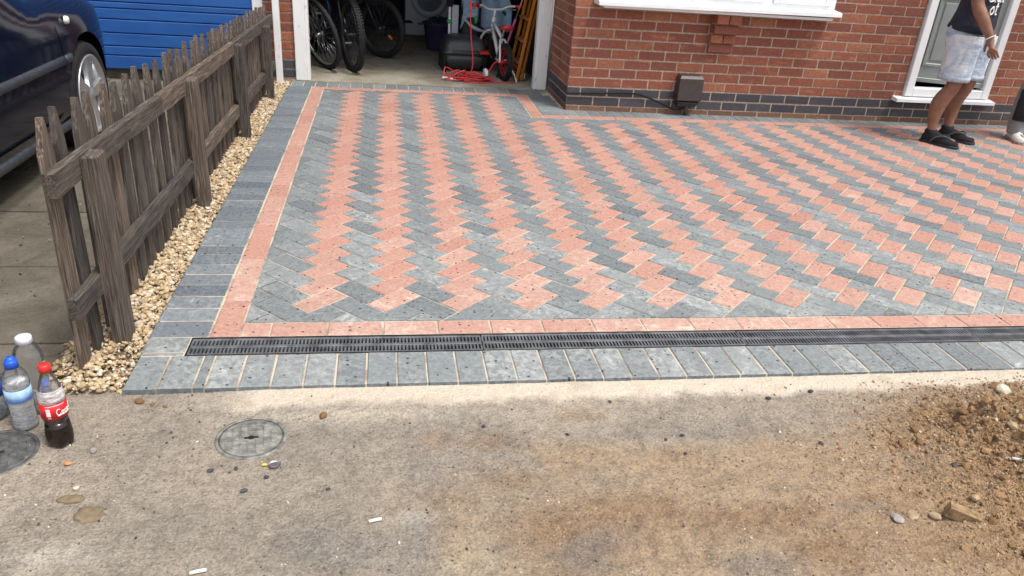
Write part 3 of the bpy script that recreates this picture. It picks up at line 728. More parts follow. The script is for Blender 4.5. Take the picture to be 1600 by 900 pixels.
for (pn, mt), (mb, rl) in list(stuffb.items()):
    par = front if pn == front.name else ret
    o = mb.build("upper_bricks", M[mt], par); with_rnd(o, rl); tag(o, kind="stuff")
# corbelled brick bracket under the bay sill
cb = MB()
cor = bpy.data.objects.new("corbel", None); link(cor, house); cor.location = (3.385 - hx, 0, 0)
for k, (z0, z1, pr) in enumerate([(0.520, 0.587, .035), (0.597, 0.664, .06), (0.674, 0.741, .095), (0.751, 0.822, .125)]):
    if k in (0, 2): MB().box(-.104, .104, -pr, 0.0, z0, z1, .003).build("brick", M['brick'], cor)
    else:
        MB().box(-.104, -.004, -pr, 0.0, z0, z1, .003).build("brick", M['brick'], cor); MB().box(.004, .104, -pr, 0.0, z0, z1, .003).build("brick", M['brick'], cor)
    MB().box(-.100, .100, -pr + .012, 0.0, z1 - .001, z1 + .011).build("mortar_bed", M['mortar'], cor)
# window with projecting white sill
win = bpy.data.objects.new("window", None); link(win, house); win.location = (0, 0, 0)
sb = MB(); z0, z1 = 0.842, 0.882
sb.loft([[(2.285 - hx, -.165, z0 + .002), (2.285 - hx, -.165, z1 - .012), (2.285 - hx, -.150, z1 - .004), (2.285 - hx, .02, z1 + .012), (2.285 - hx, .02, z0 + .004)],
         [(4.315 - hx, -.165, z0 + .016), (4.315 - hx, -.165, z1 + .002), (4.315 - hx, -.150, z1 + .010), (4.315 - hx, .02, z1 + .026), (4.315 - hx, .02, z0 + .018)]], smooth=False)
sb.box(2.34 - hx, 4.27 - hx, -.12, 0.0, z0 - .018, z0 + .002); sb.build("sill", M['white'], win)
def frame(mb, x0, x1, z0, z1, t, y0, y1, b=.004):
    mb.box(x0, x0 + t, y0, y1, z0, z1, b); mb.box(x1 - t, x1, y0, y1, z0, z1, b)
    mb.box(x0 + t, x1 - t, y0 + .001, y1, z0, z0 + t, b); mb.box(x0 + t, x1 - t, y0 + .001, y1, z1 - t, z1, b)
fm = MB(); frame(fm, WX0 - hx, WX1 - hx, z1 + .005, 2.05, .045, -.060, .05); 
for xm in (3.145, 3.715): fm.box(xm - .03 - hx, xm + .03 - hx, -.062, .05, z1 + .01, 2.04, .004)
fm.build("frame", M['white'], win)
for a, b in ((2.565, 3.115), (3.175, 3.685), (3.745, 4.255)):
    cm = MB(); frame(cm, a - hx + .004, b - hx - .004, z1 + .048, 2.005, .052, -.076, .02, .006); cs = cm.build("casement", M['white'], win)
    MB().box(a - hx + .05, b - hx - .05, -.045, -.035, z1 + .095, 1.96).build("pane", M['pane'], win)
MB().box(2.5 - hx, 4.3 - hx, .085, .10, .85, 2.05).build("blind", M['appl'], win)
# front door
door = bpy.data.objects.new("door", None); link(door, house)
df = MB(); frame(df, 5.172 - hx, 6.003 - hx, .232, 2.24, .072, -.034, .06, .005); df.build("frame", M['white'], door)
MB().loft([[(5.075 - hx, -.085, .190), (5.075 - hx, -.085, .216), (5.075 - hx, .02, .231), (5.075 - hx, .02, .190)], [(6.045 - hx, -.085, .190), (6.045 - hx, -.085, .216), (6.045 - hx, .02, .231), (6.045 - hx, .02, .190)]], smooth=False).build("sill", M['white'], door)
leaf = MB(); LW = 0.672
leaf.box(-LW, 0, 0, .044, 0, 1.86, .004); lf = leaf.build("leaf", M['doorgrey'], door, (5.927 - hx, .0, .335), (0, 0, -R_(22)))
for z0, z1 in ((0.13, 0.72), (0.84, 1.75)):
    m = MB(); frame(m, -LW + .13, -.13, z0, z1, .028, -.011, .004, .005); m.box(-LW + .18, -.18, -.007, .003, z0 + .05, z1 - .05, .006); m.build("panel", M['doorgrey'], lf)
MB().box(-LW + .002, .002, -.012, .002, -.012, .028, .004).build("weather_bar", M['doorgrey'], lf)
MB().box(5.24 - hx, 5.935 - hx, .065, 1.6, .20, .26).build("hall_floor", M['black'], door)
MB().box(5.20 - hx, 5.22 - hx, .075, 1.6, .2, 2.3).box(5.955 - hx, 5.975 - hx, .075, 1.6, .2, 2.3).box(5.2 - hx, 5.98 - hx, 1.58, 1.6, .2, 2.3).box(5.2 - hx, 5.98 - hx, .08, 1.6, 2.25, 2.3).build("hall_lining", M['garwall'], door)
# upper storey mass
MB().box(0, 6.1, 0.0, 4.2, 2.602, 5.4).build("upper_wall", M['brick'], house)
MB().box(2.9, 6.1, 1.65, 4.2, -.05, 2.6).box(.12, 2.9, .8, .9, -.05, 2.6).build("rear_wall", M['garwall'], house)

# meter box and its cable
mbx = thing("meter_box", "dark brown plastic meter box low on the brick wall", "meter box", (3.16, YW - .002, 0.075))
MB().box(-.098, .098, -.085, -.006, 0.045, .245, .008).build("body", M['boxbrn'], mbx)
MB().loft([[(-.104, -.094, .05), (.104, -.094, .05), (.104, -.006, .05), (-.104, -.006, .05)], [(-.104, -.108, .06), (.104, -.108, .06), (.104, -.006, .06), (-.104, -.006, .06)], [(-.102, -.104, .235), (.102, -.104, .235), (.102, -.006, .235), (-.102, -.006, .235)], [(-.090, -.088, .256), (.090, -.088, .256), (.090, -.006, .262), (-.090, -.006, .262)]], smooth=False).build("lid", M['boxbrn'], mbx)
lv = MB()
for k in range(3): lv.box(-.094 + k * .006, .094 - k * .006, -.098 + k * .010, -.006, .032 - k * .014, .042 - k * .014, .002)
lv.build("louvre", M['boxbrn'], mbx)
MB().tube([(.005, -.05, .02), (.005, -.052, -.02), (.004, -.05, -.074)], [.016, .018, .018], 12).build("pipe", M['boxbrn'], mbx)
MB().tube(spline([(2.135, YW - .016, .136), (2.43, YW - .016, .149), (2.70, YW - .016, .156), (2.79, YW - .017, .142), (2.94, YW - .022, .092), (3.05, YW - .05, .050), (3.10, YW - .05, .047), (3.15, YW - .052, .060)], 6), .0075, 6).build("cable", M['black'])
tag(bpy.data.objects["cable"], "thin black cable sagging along the plinth to the meter box", "cable")

# ------------------------------------------------------------------ garage
gf = MB().box(-0.13, 2.16, YG + .001, 8.4, -0.10, 0.004).build("garage_floor", M['garfloor']); tag(gf, kind="structure")
gw = MB().box(-.45, -.34, 4.72, 8.3, -.1, 2.4).box(2.10, 2.13, 4.74, 8.3, -.1, 2.4).box(-.5, 2.2, 8.3, 8.4, -.1, 2.4).box(-.5, 2.139, 4.55, 8.4, 2.4, 2.5).box(.024, 2.0, 4.61, 4.66, 1.45, 2.399)  # last box: unseen low header, added to cut sky light into the garage
gw = gw.build("garage_walls_and_light_header", M['garwall']); tag(gw, kind="structure")
jl = thing("garage_door_frame", "peeling white timber frame around the open garage", "door frame", (0, 4.5, 0))
MB().box(-.098, -.004, 0, .07, .006, 2.1, .004).box(-.0035, .022, .012, .10, .006, 2.1, .003).build("jamb", M['wpaint'], jl)
MB().box(2.035, 2.118, -.002, .06, .006, 2.1, .004).box(2.000, 2.034, .012, .10, .006, 2.1, .003).build("jamb", M['wpaint'], jl)
MB().box(-.098, 2.118, 0.001, .07, 2.102, 2.2, .004).build("head", M['wpaint'], jl)
pier = thing("brick_pier", "narrow red brick pier between the two garages", "pier", (-.22, 4.53, 0))
MB().box(-.125, .119, .001, .18, -.1, 2.5).build("mortar_core", M['mortar'], pier)
for r, (za, zb, mt, off) in enumerate(rows_z[1:27]):
    MB().box(-.120, .114, -.0055, .17, za - .02, zb - .02, .003).build("brick", M[mt], pier)
wp = thing("white_post", "square white post standing before the brick pier", "post", (-.217, 4.44, 0))
MB().box(-.036, .016, -.03, .03, -.035, 2.3, .004).build("post", M['wpaint'], wp); MB().box(-.0345, .0145, .031, .082, 1.2, 1.25).build("bracket", M['wpaint'], wp)
bd = thing("blue_garage_door", "bright blue boarded garage door next door", "garage door", (-.43, 4.56, 0))
zz = [.030, .142, .218, .322, .430, .515, .565, .665, .770, .870, .975, 1.08, 1.19, 1.30, 1.40, 1.5, 1.6, 1.7, 1.8, 1.9, 2.0]
for a, b in zip(zz[:-1], zz[1:]): MB().box(-2.35, -.002, -.012 + random.uniform(-.001, .001), .03, a + .004, b - .004, .004).build("board", M['blue'], bd)
MB().box(-2.35, -.002, .012, .04, .028, 2.0).build("backing", M['blue'], bd)
MB().box(.001, .086, -.03, .09, -.02, 2.1, .004).build("jamb", M['wpaint'], bd); MB().box(-2.44, -2.352, -.03, .09, -.02, 2.1, .004).build("jamb", M['wpaint'], bd); MB().box(-2.44, .086, -.029, .09, 2.102, 2.2, .004).build("head", M['wpaint'], bd)
nsill = MB().box(-2.9, -.35, 4.61, 4.9, -.10, .024).build("garage_apron", M['slab']); tag(nsill, kind="structure")
nh = thing("neighbour_house", "neighbouring house wall above the blue garage", "house", (-.34, 4.6, 0))
MB().box(-3.6, -2.46, 0, .2, -.1, 2.2).box(-3.6, 2.4, 0.06, .3, 2.52, 5.2).build("wall", M['brick'], nh)

# ---- things in the garage
def wheel(parent, loc, rz, lean, Rr, tw, rimmat, knob=False, nsp=32, spmat='steel', name="wheel"):
    """wheel in local XZ plane, axle along local Y"""
    wE = bpy.data.objects.new(name, None); link(wE, parent); wE.location = loc; wE.rotation_euler = (lean, 0, rz)
    RX = Matrix.Rotation(PI / 2, 4, 'X')
    pr = [(Rr - tw + tw * math.cos(t) * .98, tw * .55 * math.sin(t) * 1.6) for t in np.linspace(-PI * .82, PI * .82, 13)]
    t = MB().lathe(pr, 48, RX)
    if knob:
        for k in range(72):
            a = 2 * PI * k / 72
            for yo in (-.55, 0.0, .55):
                aa = a + (PI / 72 if yo == 0 else 0); rr = Rr - tw * (0.02 + .33 * abs(yo))
                Mx = RX @ Matrix.Rotation(aa, 4, 'Z') @ Matrix.Translation((rr, 0, yo * tw * 1.35))
                t.box(-.006, .007, -.007, .007, -.006, .006, 0, Mx)
    t.build("tyre", M['rubber'], wE)
    r0 = Rr - tw * 1.72
    MB().lathe([(r0 - .010, -.010), (r0, -.013), (r0 + .012, -.013), (r0 + .012, .013), (r0, .013), (r0 - .010, .010), (r0 - .010, -.010)], 48, RX).build("rim", M[rimmat], wE)
    s_ = MB()
    for k in range(nsp):
        a = 2 * PI * k / nsp; sd = 1 if k % 2 else -1; b = a + (.55 if (k // 2) % 2 else -.55)
        s_.tube([(.022 * math.cos(b), sd * .028, .022 * math.sin(b)), ((r0 - .004) * math.cos(a), 0, (r0 - .004) * math.sin(a))], .0016, 4)
    s_.tube([(0, -.045, 0), (0, .045, 0)], .013, 8); s_.tube([(0, -.03, 0), (0, -.024, 0)], .026, 12); s_.tube([(0, .024, 0), (0, .03, 0)], .026, 12)
    s_.build("spokes", M[spmat], wE); return wE
def bicycle(label, loc, rz, lean, Rr, tw, paint, knob, rimmat, reach=1.05, tall=1.0):
    """front wheel contact at origin, bike runs back along local -X"""
    b = thing("bicycle", label, "bicycle", loc, rz, "bicycles parked in the garage"); b.rotation_euler = (lean, 0, rz)
    f = Vector((0, 0, Rr)); r = Vector((-reach, 0, Rr))
    sm = 'steel' if rimmat == 'alloy' else 'cartrim'; wheel(b, f, 0, 0, Rr, tw, rimmat, knob, 32, sm); wheel(b, r, 0, 0, Rr, tw, rimmat, knob, 32, sm)
    hd = Vector((-.20, 0, Rr + .42)); hb = Vector((-.16, 0, Rr + .30)); bb = Vector((-.60, 0, Rr - .02)); st = Vector((-.76, 0, Rr + .36))
    fr = MB()
    for a, c, q in ((hd, st, .016), (hb, bb, .019), (bb, st + (st - bb) * .25, .016), (hd + Vector((-.01, 0, .06)), hb, .020)): fr.tube([a, c], q, 10)
    for s in (-1, 1):
        fr.tube([r + Vector((0, s * .06, 0)), bb + Vector((-.05, s * .03, 0))], .009, 8); fr.tube([r + Vector((0, s * .06, 0)), st + Vector((0, s * .025, 0))], .008, 8)
    fr.build("frame", M[paint], b)
    fk = MB()
    for s in (-1, 1): fk.tube([f + Vector((0, s * .065, 0)), hb + Vector((.012, s * .06, -.03)), hb + Vector((0, s * .02, -.005))], .013, 8)
    fk.build("fork", M['bikeblk'], b)
    hbr = MB().tube([hd, hd + Vector((-.03, 0, .14))], .013, 8); hbr.tube(spline([(-.26, -.30, Rr + .60), (-.22, -.12, Rr + .57), (-.22, .12, Rr + .57), (-.26, .30, Rr + .60)], 4), .011, 8); hbr.build("handlebar", M['bikeblk'], b)
    sd = MB().loft([[(-.70, -.015, Rr + .49), (-.70, .015, Rr + .49), (-.70, .012, Rr + .52), (-.70, -.012, Rr + .52)], [(-.82, -.03, Rr + .49), (-.82, .03, Rr + .49), (-.82, .025, Rr + .53), (-.82, -.025, Rr + .53)], [(-.94, -.07, Rr + .49), (-.94, .07, Rr + .49), (-.94, .06, Rr + .55), (-.94, -.06, Rr + .55)]]); sd.build("saddle", M['bikeblk'], b)
    ck = MB().lathe([(.085, -.004), (.095, 0), (.085, .004)], 28, Matrix.Translation(bb + Vector((0, .045, 0))) @ Matrix.Rotation(PI / 2, 4, 'X'))
    ck.tube([bb + Vector((0, .06, 0)), bb + Vector((.10, .065, -.13))], .009, 6); ck.tube([bb + Vector((0, -.06, 0)), bb + Vector((-.10, -.065, .13))], .009, 6)
    ck.box(bb.x + .06, bb.x + .14, .07, .15, bb.z - .14, bb.z - .12, .003); ck.box(bb.x - .14, bb.x - .06, -.15, -.07, bb.z + .12, bb.z + .14, .003)
    ck.tube([bb + Vector((0, .05, .085)), r + Vector((0, .05, .035))], .004, 5); ck.tube([bb + Vector((0, .05, -.085)), r + Vector((0, .05, -.035))], .004, 5); ck.build("crankset", M['steel'], b)
    return b
b1 = bicycle("maroon bicycle leaning at the garage's left jamb with silver rims", (.135, 5.10, .004), -R_(55), R_(15), .33, .026, 'bikered', False, 'alloy')
b2 = bicycle("mountain bicycle with a knobbly front tyre, right of the maroon one", (.368, 5.05, .004), -R_(70), R_(2.5), .33, .030, 'bikeblue', True, 'dkgrey')
b3 = bicycle("black bicycle furthest inside the garage with an orange wheel reflector", (.640, 5.86, .004), -R_(38), R_(4), .30, .034, 'bikeblk', False, 'dkgrey')
rf = MB().box(.03, .085, -.012, .012, -.008, .008, .003, Matrix.Translation((0, 0, .30)) @ Matrix.Rotation(R_(35), 4, 'Y') @ Matrix.Translation((.08, 0, 0))).build("reflector", M['orange'], b3)
# washing machine
wm = thing("washing_machine", "white washing machine at the back of the garage", "washing machine", (1.215, 7.60, .004))
MB().box(-.30, .30, .004, .56, .012, .84, .008).build("body", M['appl'], wm)
MB().box(-.296, .296, -.002, .006, .012, .125, .003).build("kick_panel", M['appl'], wm)
RXf = Matrix.Translation((0, 0, .455)) @ Matrix.Rotation(PI / 2, 4, 'X')
MB().lathe([(.150, 0), (.160, .010), (.205, .012), (.222, .006), (.224, -.004)], 40, RXf).build("door_ring", M['appl'], wm)
MB().lathe([(0.001, .03), (.10, .024), (.152, .012)], 32, RXf).build("door_glass", M['mist'], wm)
MB().lathe([(.228, -.004), (.231, .0035), (.226, .0035)], 40, RXf).build("door_seal", M['dkgrey'], wm)
MB().loft([[( -.26 + .06 * math.cos(t), y_, .15 + .035 * math.sin(t)) for t in np.linspace(0, PI, 9)] for y_ in (.004, -.003)], smooth=False).build("filter_flap", M['black'], wm)
MB().box(-.295, .295, -.006, .004, .70, .83, .003).build("control_panel", M['appl'], wm)
# plastic tub
tb = thing("plastic_tub", "dark indigo plastic tub before the washing machine", "tub", (1.275, 6.60, .004))
MB().lathe([(.001, .0), (.135, 0), (.142, .012), (.178, .27), (.192, .275), (.196, .295), (.184, .297), (.172, .27), (.136, .02), (.001, .015)], 32).build("body", M['dkblue'], tb)
MB().loft([[(.16 * math.cos(t) * s, .16 * math.sin(t) * s, zq + .03 * math.sin(3 * t + zq * 30)) for t in np.linspace(0, 2 * PI, 21)[:-1]] for s, zq in ((1, .26), (.85, .31), (.5, .33), (.1, .32))]).build("laundry", M['tshirt'], tb)
for s in (-1, 1): MB().tube(arc((s * .19, 0, .27), .05, -PI * .5, PI * .5 if s > 0 else -PI * 1.5, 8, 'xy'), .008, 6).build("handle", M['dkblue'], tb)
# black domed box
bq = thing("domed_box", "black plastic box with a domed lid by the red cable", "box", (1.43, 5.42, .004), R_(3))
def rr_(hx_, hy_, z, r=.05, n=5):
    o = []
    for cx, cy, a in ((hx_ - r, hy_ - r, 0), (-hx_ + r, hy_ - r, 90), (-hx_ + r, -hy_ + r, 180), (hx_ - r, -hy_ + r, 270)):
        for k in range(n): t = R_(a + 90 * k / (n - 1)); o.append((cx + r * math.cos(t), cy + r * math.sin(t), z))
    return o
MB().loft([rr_(.17, .17, .03), rr_(.195, .20, .09), rr_(.205, .21, .17)]).build("base", M['dkgrey'], bq)
MB().loft([rr_(.216, .222, .172), rr_(.218, .224, .190), rr_(.205, .212, .198), rr_(.196, .20, .26), rr_(.17, .175, .305), rr_(.11, .12, .328), rr_(.05, .06, .334)]).build("lid", M['dkgrey'], bq)
for sx in (-1, 1): MB().box(sx * .20 - .014, sx * .20 + .014, -.20, .2, 0, .165, .004).build("leg_panel", M['black'], bq)
MB().tube([(-.12, -.226, .205), (-.12, -.245, .21), (.12, -.245, .21), (.12, -.226, .205)], .006, 6).build("handle", M['dkgrey'], bq)
# red extension cable
cab = thing("extension_cable", "red extension cable hanging down and tangled on the garage floor", "cable", (1.45, 4.78, .004))
MB().tube(spline([(-.03, -.02, 2.3), (-.045, -.02, 1.2), (-.035, -.03, .75), (-.012, -.03, .40), (.012, -.03, .22), (.004, -.03, .10), (-.06, -.01, .03), (-.14, .03, .012)], 6), .0058, 7).build("hanging_lead", M['redcord'], cab)
pl_ = []; rg = random.Random(5)
for k in range(15):
    a = rg.uniform(0, 6.28); cx_, cy_ = rg.uniform(-.16, .10), rg.uniform(-.03, .05); ra, rb = rg.uniform(.06, .17), rg.uniform(.03, .06)
    for s in range(5): t = a + s * 1.25; pl_.append((cx_ + ra * math.cos(t), cy_ + rb * math.sin(t), .006 + .004 * k * .6 + rg.uniform(0, .014) + (.06 if rg.random() < .12 else 0)))
MB().tube(spline([(-.14, .03, .012)] + pl_ + [(-.05, -.08, .007), (.10, -.10, .006), (.16, -.05, .006), (.30, -.02, .006), (.42, -.01, .006)], 5), .0055, 6).build("coil", M['redcord'], cab)
for px, py, a in ((-.235, .055, .4), (-.165, .005, -.3)):
    Mx = Matrix.Translation((px, py, .012)) @ Matrix.Rotation(a, 4, 'Z'); MB().tube([(-.028, 0, 0), (-.01, 0, 0), (.02, 0, 0), (.032, 0, .001)], [.009, .012, .012, .007], 10, M=Mx).build("plug", M['labwht'], cab)
# child's bike, back wheel towards the drive
kb = thing("childs_bicycle", "white child's bicycle with red saddle and stabilisers", "bicycle", (1.785, 4.90, .004), R_(100), )
Rk = .168
wheel(kb, (0, 0, Rk), 0, 0, Rk, .024, 'redplas', True, 16, 'redplas', "rear_wheel"); wheel(kb, (.60, .02, Rk), R_(12), 0, Rk, .024, 'redplas', True, 16, 'redplas', "front_wheel")
fr = MB(); hd = Vector((.44, 0, .43)); bbk = Vector((.22, 0, .17)); stk = Vector((.12, 0, .37))
for a, c, q in ((hd, bbk + Vector((0, 0, .04)), .019), (hd + Vector((-.01, 0, .05)), stk, .017), (bbk, stk, .017)): fr.tube([a, c], q, 10)
for s in (-1, 1): fr.tube([(0, s * .05, Rk), (.2, s * .028, .17)], .010, 8); fr.tube(spline([(0, s * .05, Rk), (.04, s * .042, .28), (.115, s * .02, .36)], 4), .010, 8)
fr.build("frame", M['bikewht'], kb)
fk = MB()
for s in (-1, 1): fk.tube(spline([(.60, s * .055 + .02, Rk), (.58, s * .06 + .015, .29), (.51, s * .048, .375), (.452, s * .02, .40)], 4), .012, 8)
fk.tube([(.462, 0, .38), (.40, 0, .53)], .020, 10); fk.tube([(.40, 0, .52), (.385, 0, .60)], .014, 8); fk.build("fork", M['bikewht'], kb)
MB().tube(spline([(.33, -.19, .635), (.37, -.13, .63), (.385, -.06, .60), (.385, .06, .60), (.37, .13, .63), (.33, .19, .635)], 4), .011, 8).build("handlebar", M['bikewht'], kb)
for s in (-1, 1):
    MB().tube([(.33, s * .185, .636), (.30, s * .25, .64)], .017, 10).build("grip", M['redplas'], kb)
    MB().tube(spline([(.37, s * .14, .62), (.43, s * .17, .60), (.42, s * .23, .595)], 4), .005, 6).build("brake_lever", M['steel'], kb)
    MB().tube(spline([(.02, s * .055, Rk + .01), (.02, s * .10, .15), (.0, s * .15, .085), (-.0, s * .17, .062)], 4), .008, 7).build("stabiliser_arm", M['redplas'], kb)
    MB().lathe([(.004, -.015), (.03, -.015), (.05, -.013), (.055, 0), (.05, .013), (.03, .015), (.004, .015)], 24, Matrix.Translation((0, s * .185, .055)) @ Matrix.Rotation(PI / 2, 4, 'X')).build("stabiliser_wheel", M['labwht'], kb)
sdm = MB().loft([[(x + .0, hw * math.cos(t), z + .022 * math.sin(t)) for t in np.linspace(0, 2 * PI, 13)[:-1]] for x, hw, z in ((.18, .012, .455), (.13, .022, .465), (.06, .042, .470), (.0, .066, .475), (-.045, .062, .485), (-.055, .03, .485))]); sdm.build("saddle", M['redplas'], kb)
MB().tube([(.10, 0, .40), (.075, 0, .46)], .011, 8).tube([(.12, 0, .37), (.10, 0, .41)], .014, 8).build("seat_post", M['steel'], kb)
cw = MB().lathe([(.045, -.004), (.052, 0), (.045, .004)], 20, Matrix.Translation((.22, -.045, .17)) @ Matrix.Rotation(PI / 2, 4, 'X')); cw.tube([(.22, -.06, .17), (.14, -.062, .14)], .007, 6); cw.tube([(.22, .06, .17), (.30, .062, .20)], .007, 6); cw.build("crank", M['dkgrey'], kb)
MB().box(.09, .17, -.16, -.07, .13, .15, .004).build("pedal", M['redplas'], kb); MB().box(.27, .35, .07, .165, .19, .215, .004).build("pedal", M['redplas'], kb)
MB().tube(spline([(-.02, -.07, .10), (-.075, -.085, .05), (-.12, -.09, .002)], 4), .008, 6).build("kick_stand", M['bikewht'], kb)
# wooden step ladder leaning folded on the right wall
ld = thing("wooden_stepladder", "folded orange wooden stepladder leaning against the right wall", "ladder", (0, 0, 0))
def beam(a, c, wx, wy, name, mat, parent):
    a, c = Vector(a), Vector(c); d = (c - a); L_ = d.length; q = d.to_track_quat('Z', 'Y').to_matrix().to_4x4(); Mx = Matrix.Translation(a) @ q
    return MB().box(-wx / 2, wx / 2, -wy / 2, wy / 2, 0, L_, .003, Mx).build(name, mat, parent)
A0, A1 = Vector((1.905, 4.86, .01)), Vector((2.065, 4.80, 1.05)); B0, B1 = Vector((1.875, 5.16, .01)), Vector((2.045, 5.10, 1.05))
beam(A0, A1, .085, .030, "stile", M['pine'], ld); beam(B0, B1, .085, .030, "stile", M['pine'], ld)
beam(A0 + Vector((.05, .02, 0)), A1 + Vector((.03, .02, -.02)), .045, .024, "rear_leg", M['pine'], ld); beam(B0 + Vector((.05, -.02, 0)), B1 + Vector((.03, -.02, -.02)), .045, .024, "rear_leg", M['pine'], ld)
for k in range(5):
    t = .16 + k * .19; a = A0.lerp(A1, t); c = B0.lerp(B1, t); beam(a, c, .07, .020, "tread", M['pine'], ld)
beam(A0.lerp(A1, .72) + Vector((.0, -.017, 0)), A0.lerp(A1, .75) + Vector((.06, -.017, .0)), .03, .006, "hinge_plate", M['black'], ld)
# pink-handled broom
bro = thing("pink_pole", "pink and grey broom pole leaning beside the wooden ladder", "pole", (1.80, 5.02, .28))
MB().tube([(-.005, 0, -.05), (.016, 0, .05), (.080, 0, .27)], .012, 8).build("grip", M['pink'], bro); MB().tube([(.080, 0, .27), (.20, 0, .66)], .007, 8).build("shaft", M['steel'], bro)
MB().tube([(-.005, 0, -.05), (-.06, .02, -.276)], .010, 8).build("lower_shaft", M['dkgrey'], bro)
# white mop pole with green clip
mp = thing("white_pole", "white pole with a green clip behind the domed box", "pole", (1.312, 5.68, .004))
MB().tube([(0, 0, 0), (0, 0, .60)], .013, 10).build("shaft", M['labwht'], mp); MB().lathe([(.014, -.02), (.028, -.012), (.030, .01), (.016, .02)], 14, Matrix.Translation((0, 0, .42))).build("clip", M['green'], mp)
MB().box(-.03, .03, -.02, .02, .56, .66, .006).build("head", M['black'], mp); MB().box(.022, .09, -.012, .0, .30, .58, .004).build("bag", M['appl'], mp)
# pushchair under a pale blue cover
pc = thing("pushchair", "folded pushchair under a pale blue cover inside the garage", "pushchair", (1.66, 5.75, .004))
gx_, gy_ = 26, 20; V = []; F = []
for i in range(gx_):
    for j in range(gy_):
        s, t = i / (gx_ - 1), j / (gy_ - 1); x = -.24 + .50 * s + .03 * math.sin(t * 5)
        low = .36 + .16 * (1 - s) * abs(math.sin(s * 6)) - .02 * s; z = low + (.86 - low) * t; y = -.10 + .16 * t + .028 * math.sin(s * 15 + t * 4) + .02 * math.sin(t * 16 + s * 3)
        V.append((x, y, z))
for i in range(gx_ - 1):
    for j in range(gy_ - 1): F.append((i * gy_ + j, (i + 1) * gy_ + j, (i + 1) * gy_ + j + 1, i * gy_ + j + 1))
cv = MB().add(V, F, None, True).build("cover", M['drape'], pc); sm_ = cv.modifiers.new("thick", 'SOLIDIFY'); sm_.thickness = .008
MB().box(-.23, .26, -.02, .10, .15, .55, .03).build("seat", M['dkgrey'], pc)
fm = MB().tube([(-.20, -.12, .05), (-.22, .06, .55), (-.2, .1, .95)], .012, 8).tube([(.22, -.12, .05), (.24, .06, .55), (.22, .1, .95)], .012, 8).tube([(-.05, -.14, .30), (-.05, -.13, .95)], .015, 8).tube([(-.2, .1, .95), (.22, .1, .95)], .012, 8); fm.build("frame", M['bikeblk'], pc)
for s in (-.2, .22): MB().lathe([(.01, -.015), (.06, -.015), (.07, 0), (.06, .015), (.01, .015)], 20, Matrix.Translation((s, -.12, .07)) @ Matrix.Rotation(PI / 2, 4, 'Y')).build("wheel", M['rubber'], pc)
MB().box(-.10, -.075, -.150, -.135, .42, .50, .006).build("toggle", M['green'], pc)
sheet_ = MB().tube(spline([(-.22, -.12, .48), (-.14, -.15, .40), (-.05, -.16, .36), (.05, -.15, .345)], 5), [.012] * 5 + [.02] * 6 + [.012] * 5, 8).build("strap", M['appl'], pc)

# ------------------------------------------------------------------ picket fence
fe = thing("picket_fence", "weathered dark timber picket fence along the gravel strip", "fence", (-.272, 0, 0))
fx = -.272
def zt(y): return .795 - .034 * (y + .16)
pick = []
for k in range(34):
    y = -.165 + k * .1335 + random.uniform(-.008, .008); t = zt(y) + random.uniform(-.012, .010); hw = .0335 + random.uniform(-.003, .003); yb = y - .0
    zb = -.05; sh = t - .095 - random.uniform(0, .012); th = .018; e = random.uniform(-.004, .004)
    pr = [(-hw, zb), (hw, zb), (hw, sh), (.006 + e, t - .002), (-.006 + e, t - .002 + random.uniform(-.002, .002)), (-hw, sh)]
    vs = [(0, a, b) for a, b in pr] + [(-th, a, b) for a, b in pr]
    n = len(pr); fs = [tuple(range(n)), tuple(range(2 * n - 1, n - 1, -1))] + [(i, n + i, n + (i + 1) % n, (i + 1) % n) for i in range(n)]
    MB().add(vs, fs).build("picket", M['wood_v'], fe, (-.0125 + random.uniform(-.002, .002), yb, 0), (random.uniform(-.014, .014), random.uniform(-.006, .006), random.uniform(-.05, .05)))
def rail(y0, y1, zc0, zc1, h, t=.032):
    n = 14; rings = []
    for i in range(n + 1):
        y = y0 + (y1 - y0) * i / n; zc = zc0 + (zc1 - zc0) * i / n; j = [random.uniform(-.0022, .0022) for _ in range(8)]
        rings.append([(-.009 + j[0], y, zc - h / 2 + j[1]), (-.009 + t + j[2], y, zc - h / 2 + j[3]), (-.009 + t + j[4], y, zc + h / 2 + j[5]), (-.009 + j[6], y, zc + h / 2 + j[7])])
    return MB().loft(rings, smooth=False).build("rail", M['wood_y'], fe)
zu = lambda y: .612 - .0205 * (y + .2); zl = lambda y: .222 - .016 * (y + .2)
for a, b in ((-.225, .905), (.909, 2.60), (2.604, 4.38)): rail(a, b, zu(a), zu(b), .071)
for a, b in ((-.225, 1.30), (1.304, 2.60), (2.604, 4.38)): rail(a, b, zl(a), zl(b), .066)
for y, t, lx in ((-.03, .642, 0), (1.30, .618, .0), (2.585, .580, 0), (3.775, .548, 0)):
    m = MB(); m.loft([[(.0235, y - .004, -.06), (.072, y, -.06), (.072, y + .082, -.06), (.0235, y + .082, -.06)], [(.0235, y - .002, t * .5), (.071, y, t * .5), (.071, y + .082, t * .5), (.0235, y + .082, t * .5)], [(.0235, y, t - .006), (.071, y + .002, t - .004), (.071, y + .082, t), (.0235, y + .082, t)], [(.029, y + .006, t), (.066, y + .007, t), (.066, y + .076, t + .003), (.029, y + .076, t + .004)]], smooth=False)
    m.build("post", M['wood_v'], fe, None, (random.uniform(-.006, .006), random.uniform(-.01, .004), 0))

